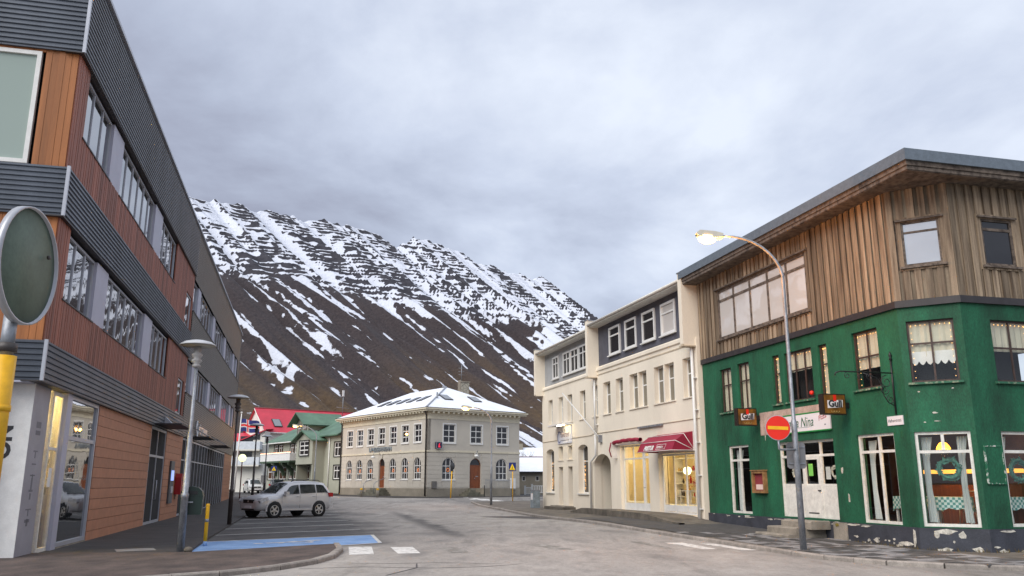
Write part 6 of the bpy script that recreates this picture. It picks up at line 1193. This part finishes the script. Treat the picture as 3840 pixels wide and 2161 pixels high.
# ================================================================== cars
def lerp_tab(tab, x):
    xs_ = [p[0] for p in tab]; return [float(np.interp(x, xs_, [p[k] for p in tab])) for k in range(1, len(tab[0]))]
def suv(label, loc, rz, paint, plate=True):
    """compact SUV, x forward; body lofted from cross sections"""
    t = thing('car', label, 'car', loc, rz, 'cars parked in the street')
    #      x     halfw  zbot  zbelt  ztop  wroof
    tab = [(-2.20, .72, .46, 1.02, 1.06, .64), (-2.14, .84, .38, 1.08, 1.20, .71), (-1.98, .885, .33, 1.13, 1.46, .71), (-1.80, .90, .32, 1.14, 1.63, .68), (-1.5, .91, .31, 1.14, 1.695, .67), (-.9, .915, .30, 1.12, 1.72, .68), (-.2, .915, .30, 1.09, 1.715, .68), (.25, .915, .30, 1.07, 1.665, .67), (.62, .915, .30, 1.06, 1.47, .69), (.98, .91, .30, 1.055, 1.24, .73), (1.18, .91, .31, 1.05, 1.11, .76), (1.5, .905, .32, 1.03, 1.08, .74), (1.85, .885, .34, .98, 1.02, .70), (2.03, .84, .34, .90, .95, .64), (2.14, .75, .36, .82, .86, .56), (2.19, .62, .40, .74, .77, .46)]
    X_ = sorted(set([p[0] for p in tab]+list(np.linspace(-2.2, 2.19, 45)))); body = MB(); rings = []
    def sect(x):
        hw_, zb, ze, zt, wr = lerp_tab(tab, x); zm = zb+(ze-zb)*.5; crown = .03 if zt-ze > .1 else .025
        return [(x, 0, zb), (x, hw_*.86, zb), (x, hw_*.965, zb+.09), (x, hw_, zm-.04), (x, hw_*.99, zm+.12), (x, hw_*.965, ze), (x, wr+.045*(zt-ze > .1), zt-.085*min(1, (zt-ze)/.3)-.02), (x, wr*.9, zt-.012), (x, wr*.5, zt+crown*.6), (x, 0, zt+crown)]
    for x in X_: s_ = sect(x); rings.append(s_+[(a, -b, c) for a, b, c in s_[-2:0:-1]])
    n0 = len(rings[0])
    for r_ in rings: body.v += r_
    for i in range(len(rings)-1):
        for k in range(n0): a, b = i*n0+k, i*n0+(k+1) % n0; body.f.append((a, a+n0, b+n0, b)); body.sm.append(True)
    body.f.append(tuple(range(n0))); body.f.append(tuple((len(rings)-1)*n0+k for k in range(n0-1, -1, -1))); body.sm += [False, False]
    bd = body.build('body', paint, t)
    def onside(x, f, s_, off=.028):
        q = sect(x); a, b = q[5], q[6]; return (x, s_*(a[1]+(b[1]-a[1])*f+off), a[2]+(b[2]-a[2])*f)
    for s_ in (-1, 1):
        for nm, xa, xb, xt0, xt1 in (('front_side_window', .88, -.12, .42, -.12), ('rear_side_window', -.20, -1.12, -.20, -1.12), ('quarter_window', -1.20, -1.92, -1.20, -1.66)):
            mb = MB(); n = 8; G_ = []
            for k in range(n+1):
                f_ = k/n; xl, xu = xa+(xb-xa)*f_, xt0+(xt1-xt0)*f_; G_.append([onside(xl+(xu-xl)*v, .08+.84*v, s_) for v in (0, .25, .5, .75, 1)])
            for g0, g1 in zip(G_, G_[1:]):
                for v in range(4):
                    q = (g0[v], g0[v+1], g1[v+1], g1[v]) if s_ > 0 else (g0[v], g1[v], g1[v+1], g0[v+1]); mb.quad(*q, smooth=True)
            mb.build(nm, m_cglass, t)
    def top(x, y): hw_, zb, ze, zt, wr = lerp_tab(tab, x); return zt+.03*(1-min(1, abs(y)/wr)**2)
    ws = MB(); n = 10
    for i in range(6):
        for k in range(n):
            def P(i_, k_): x = 1.12-.78*i_/6; w_ = .70-.09*i_/6; y = -w_+2*w_*k_/n; return (x+.012, y, top(x, y)+.012-.05*(abs(y)/w_)**4)
            ws.quad(P(i, k), P(i, k+1), P(i+1, k+1), P(i+1, k), smooth=True)
    ws.build('windscreen', m_cglass, t)
    rw = MB(); rw.quad((-2.17, -.6, 1.2), (-2.17, .6, 1.2), (-1.88, .55, 1.6), (-1.88, -.55, 1.6)); rw.quad((-2.19, .6, 1.2), (-2.19, -.6, 1.2), (-1.9, -.55, 1.6), (-1.9, .55, 1.6)); rw.build('rear_window', m_cglass, t)
    for sx in (1.32, -1.34):
        for s_ in (-1, 1):
            ar = MB().lathe([(.0, 0), (.425, 0), (.425, .05), (0, .05)], 28).build('wheel_arch', m_arch, t, (sx, s_*.875, .37), (R(-90*s_), 0, 0))
            ar2 = MB(); 
            for k in range(14):
                a0, a1 = R(-8+196*k/14), R(-8+196*(k+1)/14); ar2.quad(*[(sx+r_*math.cos(a), s_*(.925 if r_ > .41 else .925), .37+r_*math.sin(a)) for a, r_ in ((a0, .47), (a1, .47), (a1, .405), (a0, .405))])
                ar2.quad(*[(sx+r_*math.cos(a), s_*y_, .37+r_*math.sin(a)) for a, r_, y_ in ((a0, .47, .925), (a1, .47, .925), (a1, .49, .86), (a0, .49, .86))])
            ar2.build('arch_flare', paint, t)
            wl = MB().lathe([(.2, -.11), (.33, -.11), (.355, -.08), (.355, .08), (.33, .105), (.245, .11), (.235, .06), (.0, .05)], 28).build('wheel', m_rubber, t, (sx, s_*.83, .355), (R(-90*s_), 0, 0))
            rim = MB(); rim.lathe([(.235, .05), (.245, .112), (.22, .112), (.205, .06)], 24)
            for k in range(5):
                a = 2*math.pi*k/5+.3; c_, s2 = math.cos(a), math.sin(a); rim.prism([(.03*c_-.045*s2, .03*s2+.045*c_), (.23*c_-.035*s2, .23*s2+.035*c_), (.23*c_+.035*s2, .23*s2-.035*c_), (.03*c_+.045*s2, .03*s2-.045*c_)], .065, .10, 'z')
            rim.lathe([(.0, .06), (.06, .06), (.06, .108), (0, .11)], 12); rim.build('rim', m_alloy, wl)
    for s_ in (-1, 1):
        MB().prism([(1.66, .84), (2.10, .70), (2.15, .80), (2.05, .93), (1.72, .98)], s_*.52, s_*.905, 'y').build('headlight', m_lampg, t); MB().prism([(-2.19, 1.16), (-2.22, .96), (-1.98, .96), (-1.92, 1.16)], s_*.70, s_*.915, 'y').build('tail_light', M('tail_lamp_red', (.42, .01, .015), .25), t)
        m_ = MB().prism([(.62, 1.06), (.84, 1.06), (.82, 1.24), (.64, 1.23)], s_*.93, s_*1.12, 'y').build('mirror', paint, t); MB().tube([(-1.55, s_*.60, 1.73), (-1.4, s_*.60, 1.785), (0, s_*.60, 1.795), (.22, s_*.60, 1.72)], .022, 6).build('roof_rail', m_black, t); MB().lathe([(0, 0), (.06, 0), (.06, .02), (0, .02)], 12).build('fog_lamp', m_lampg, t, (2.07, s_*.62, .5), (0, R(90), 0))
        for x in (-.02, -1.02): MB().tube([(x-.10, s_*.935, 1.0), (x, s_*.95, 1.005), (x+.10, s_*.935, 1.0)], .018, 6).build('door_handle', paint, t)
        for x in (.90, -.16, -1.16): MB().tube([onside(x, -.0, s_, .012), (x, s_*.908, .72), (x, s_*.905, .42)], .005, 4).build('door_seam', m_black, t)
        MB().box(-.9, .9, s_*.895, s_*.925, .33, .42).build('sill_trim', paint, t)
    MB().prism([(-.40, .70), (.40, .70), (.44, .86), (-.44, .86)], 2.10, 2.20, 'x').build('grille', m_black, t); MB().disc((0, 0, 0), .05, th=.01).build('badge', m_alloy, t, (2.205, 0, .78), (0, 0, R(90))); MB().box(2.12, 2.205, -.5, .5, .36, .44).build('air_intake', m_black, t); MB().box(2.19, 2.215, -.26, .26, .46, .57).build('number_plate', m_signw, t); MB().box(-2.26, -2.05, -.85, .85, .42, .62).build('rear_bumper', paint, t); MB().prism([(-.05, .0), (.05, .0), (.0, .02)], -.05, .05, 'y').build('roof_fin', m_black, t, (-1.6, 0, 1.70))
    return t
m_cglass = mirror('car_window_glass', (.018, .024, .024), 1.7); m_arch = M('arch_plastic', (.012, .012, .013), .8); m_alloy = M('alloy_rim', (.55, .54, .52), .3, .05, metal=.6); m_lampg = M('headlight_glass', (.55, .56, .58), .12, .3, 12, spec=.9)
m_silver2 = M('silver_car_paint', (.60, .60, .61), .34, .05, 1.2, metal=.3, coat=.5); m_wcar = M('white_car_paint', (.55, .55, .53), .3, .04, coat=.5); m_dcar = M('dark_grey_car_paint', (.05, .055, .065), .3, .04, metal=.3, coat=.5)
ang = math.atan2(-.773, -.635)
suv('silver compact SUV parked across the bays in front of the bank', (-11.38, 43.23, 0.0), ang, m_silver2)
suv('white SUV with roof rails parked by the white apartment house', (-31.9, 105.5, gz(-31, 105)), R(-62), m_wcar)
suv('dark grey car parked beside the white SUV', (-29.6, 108, gz(-29, 108)), R(100), m_dcar)

plight('entrance_lamp_light', at_ob(2.4, .85, 3.5), 80, (1, .70, .2), .2)
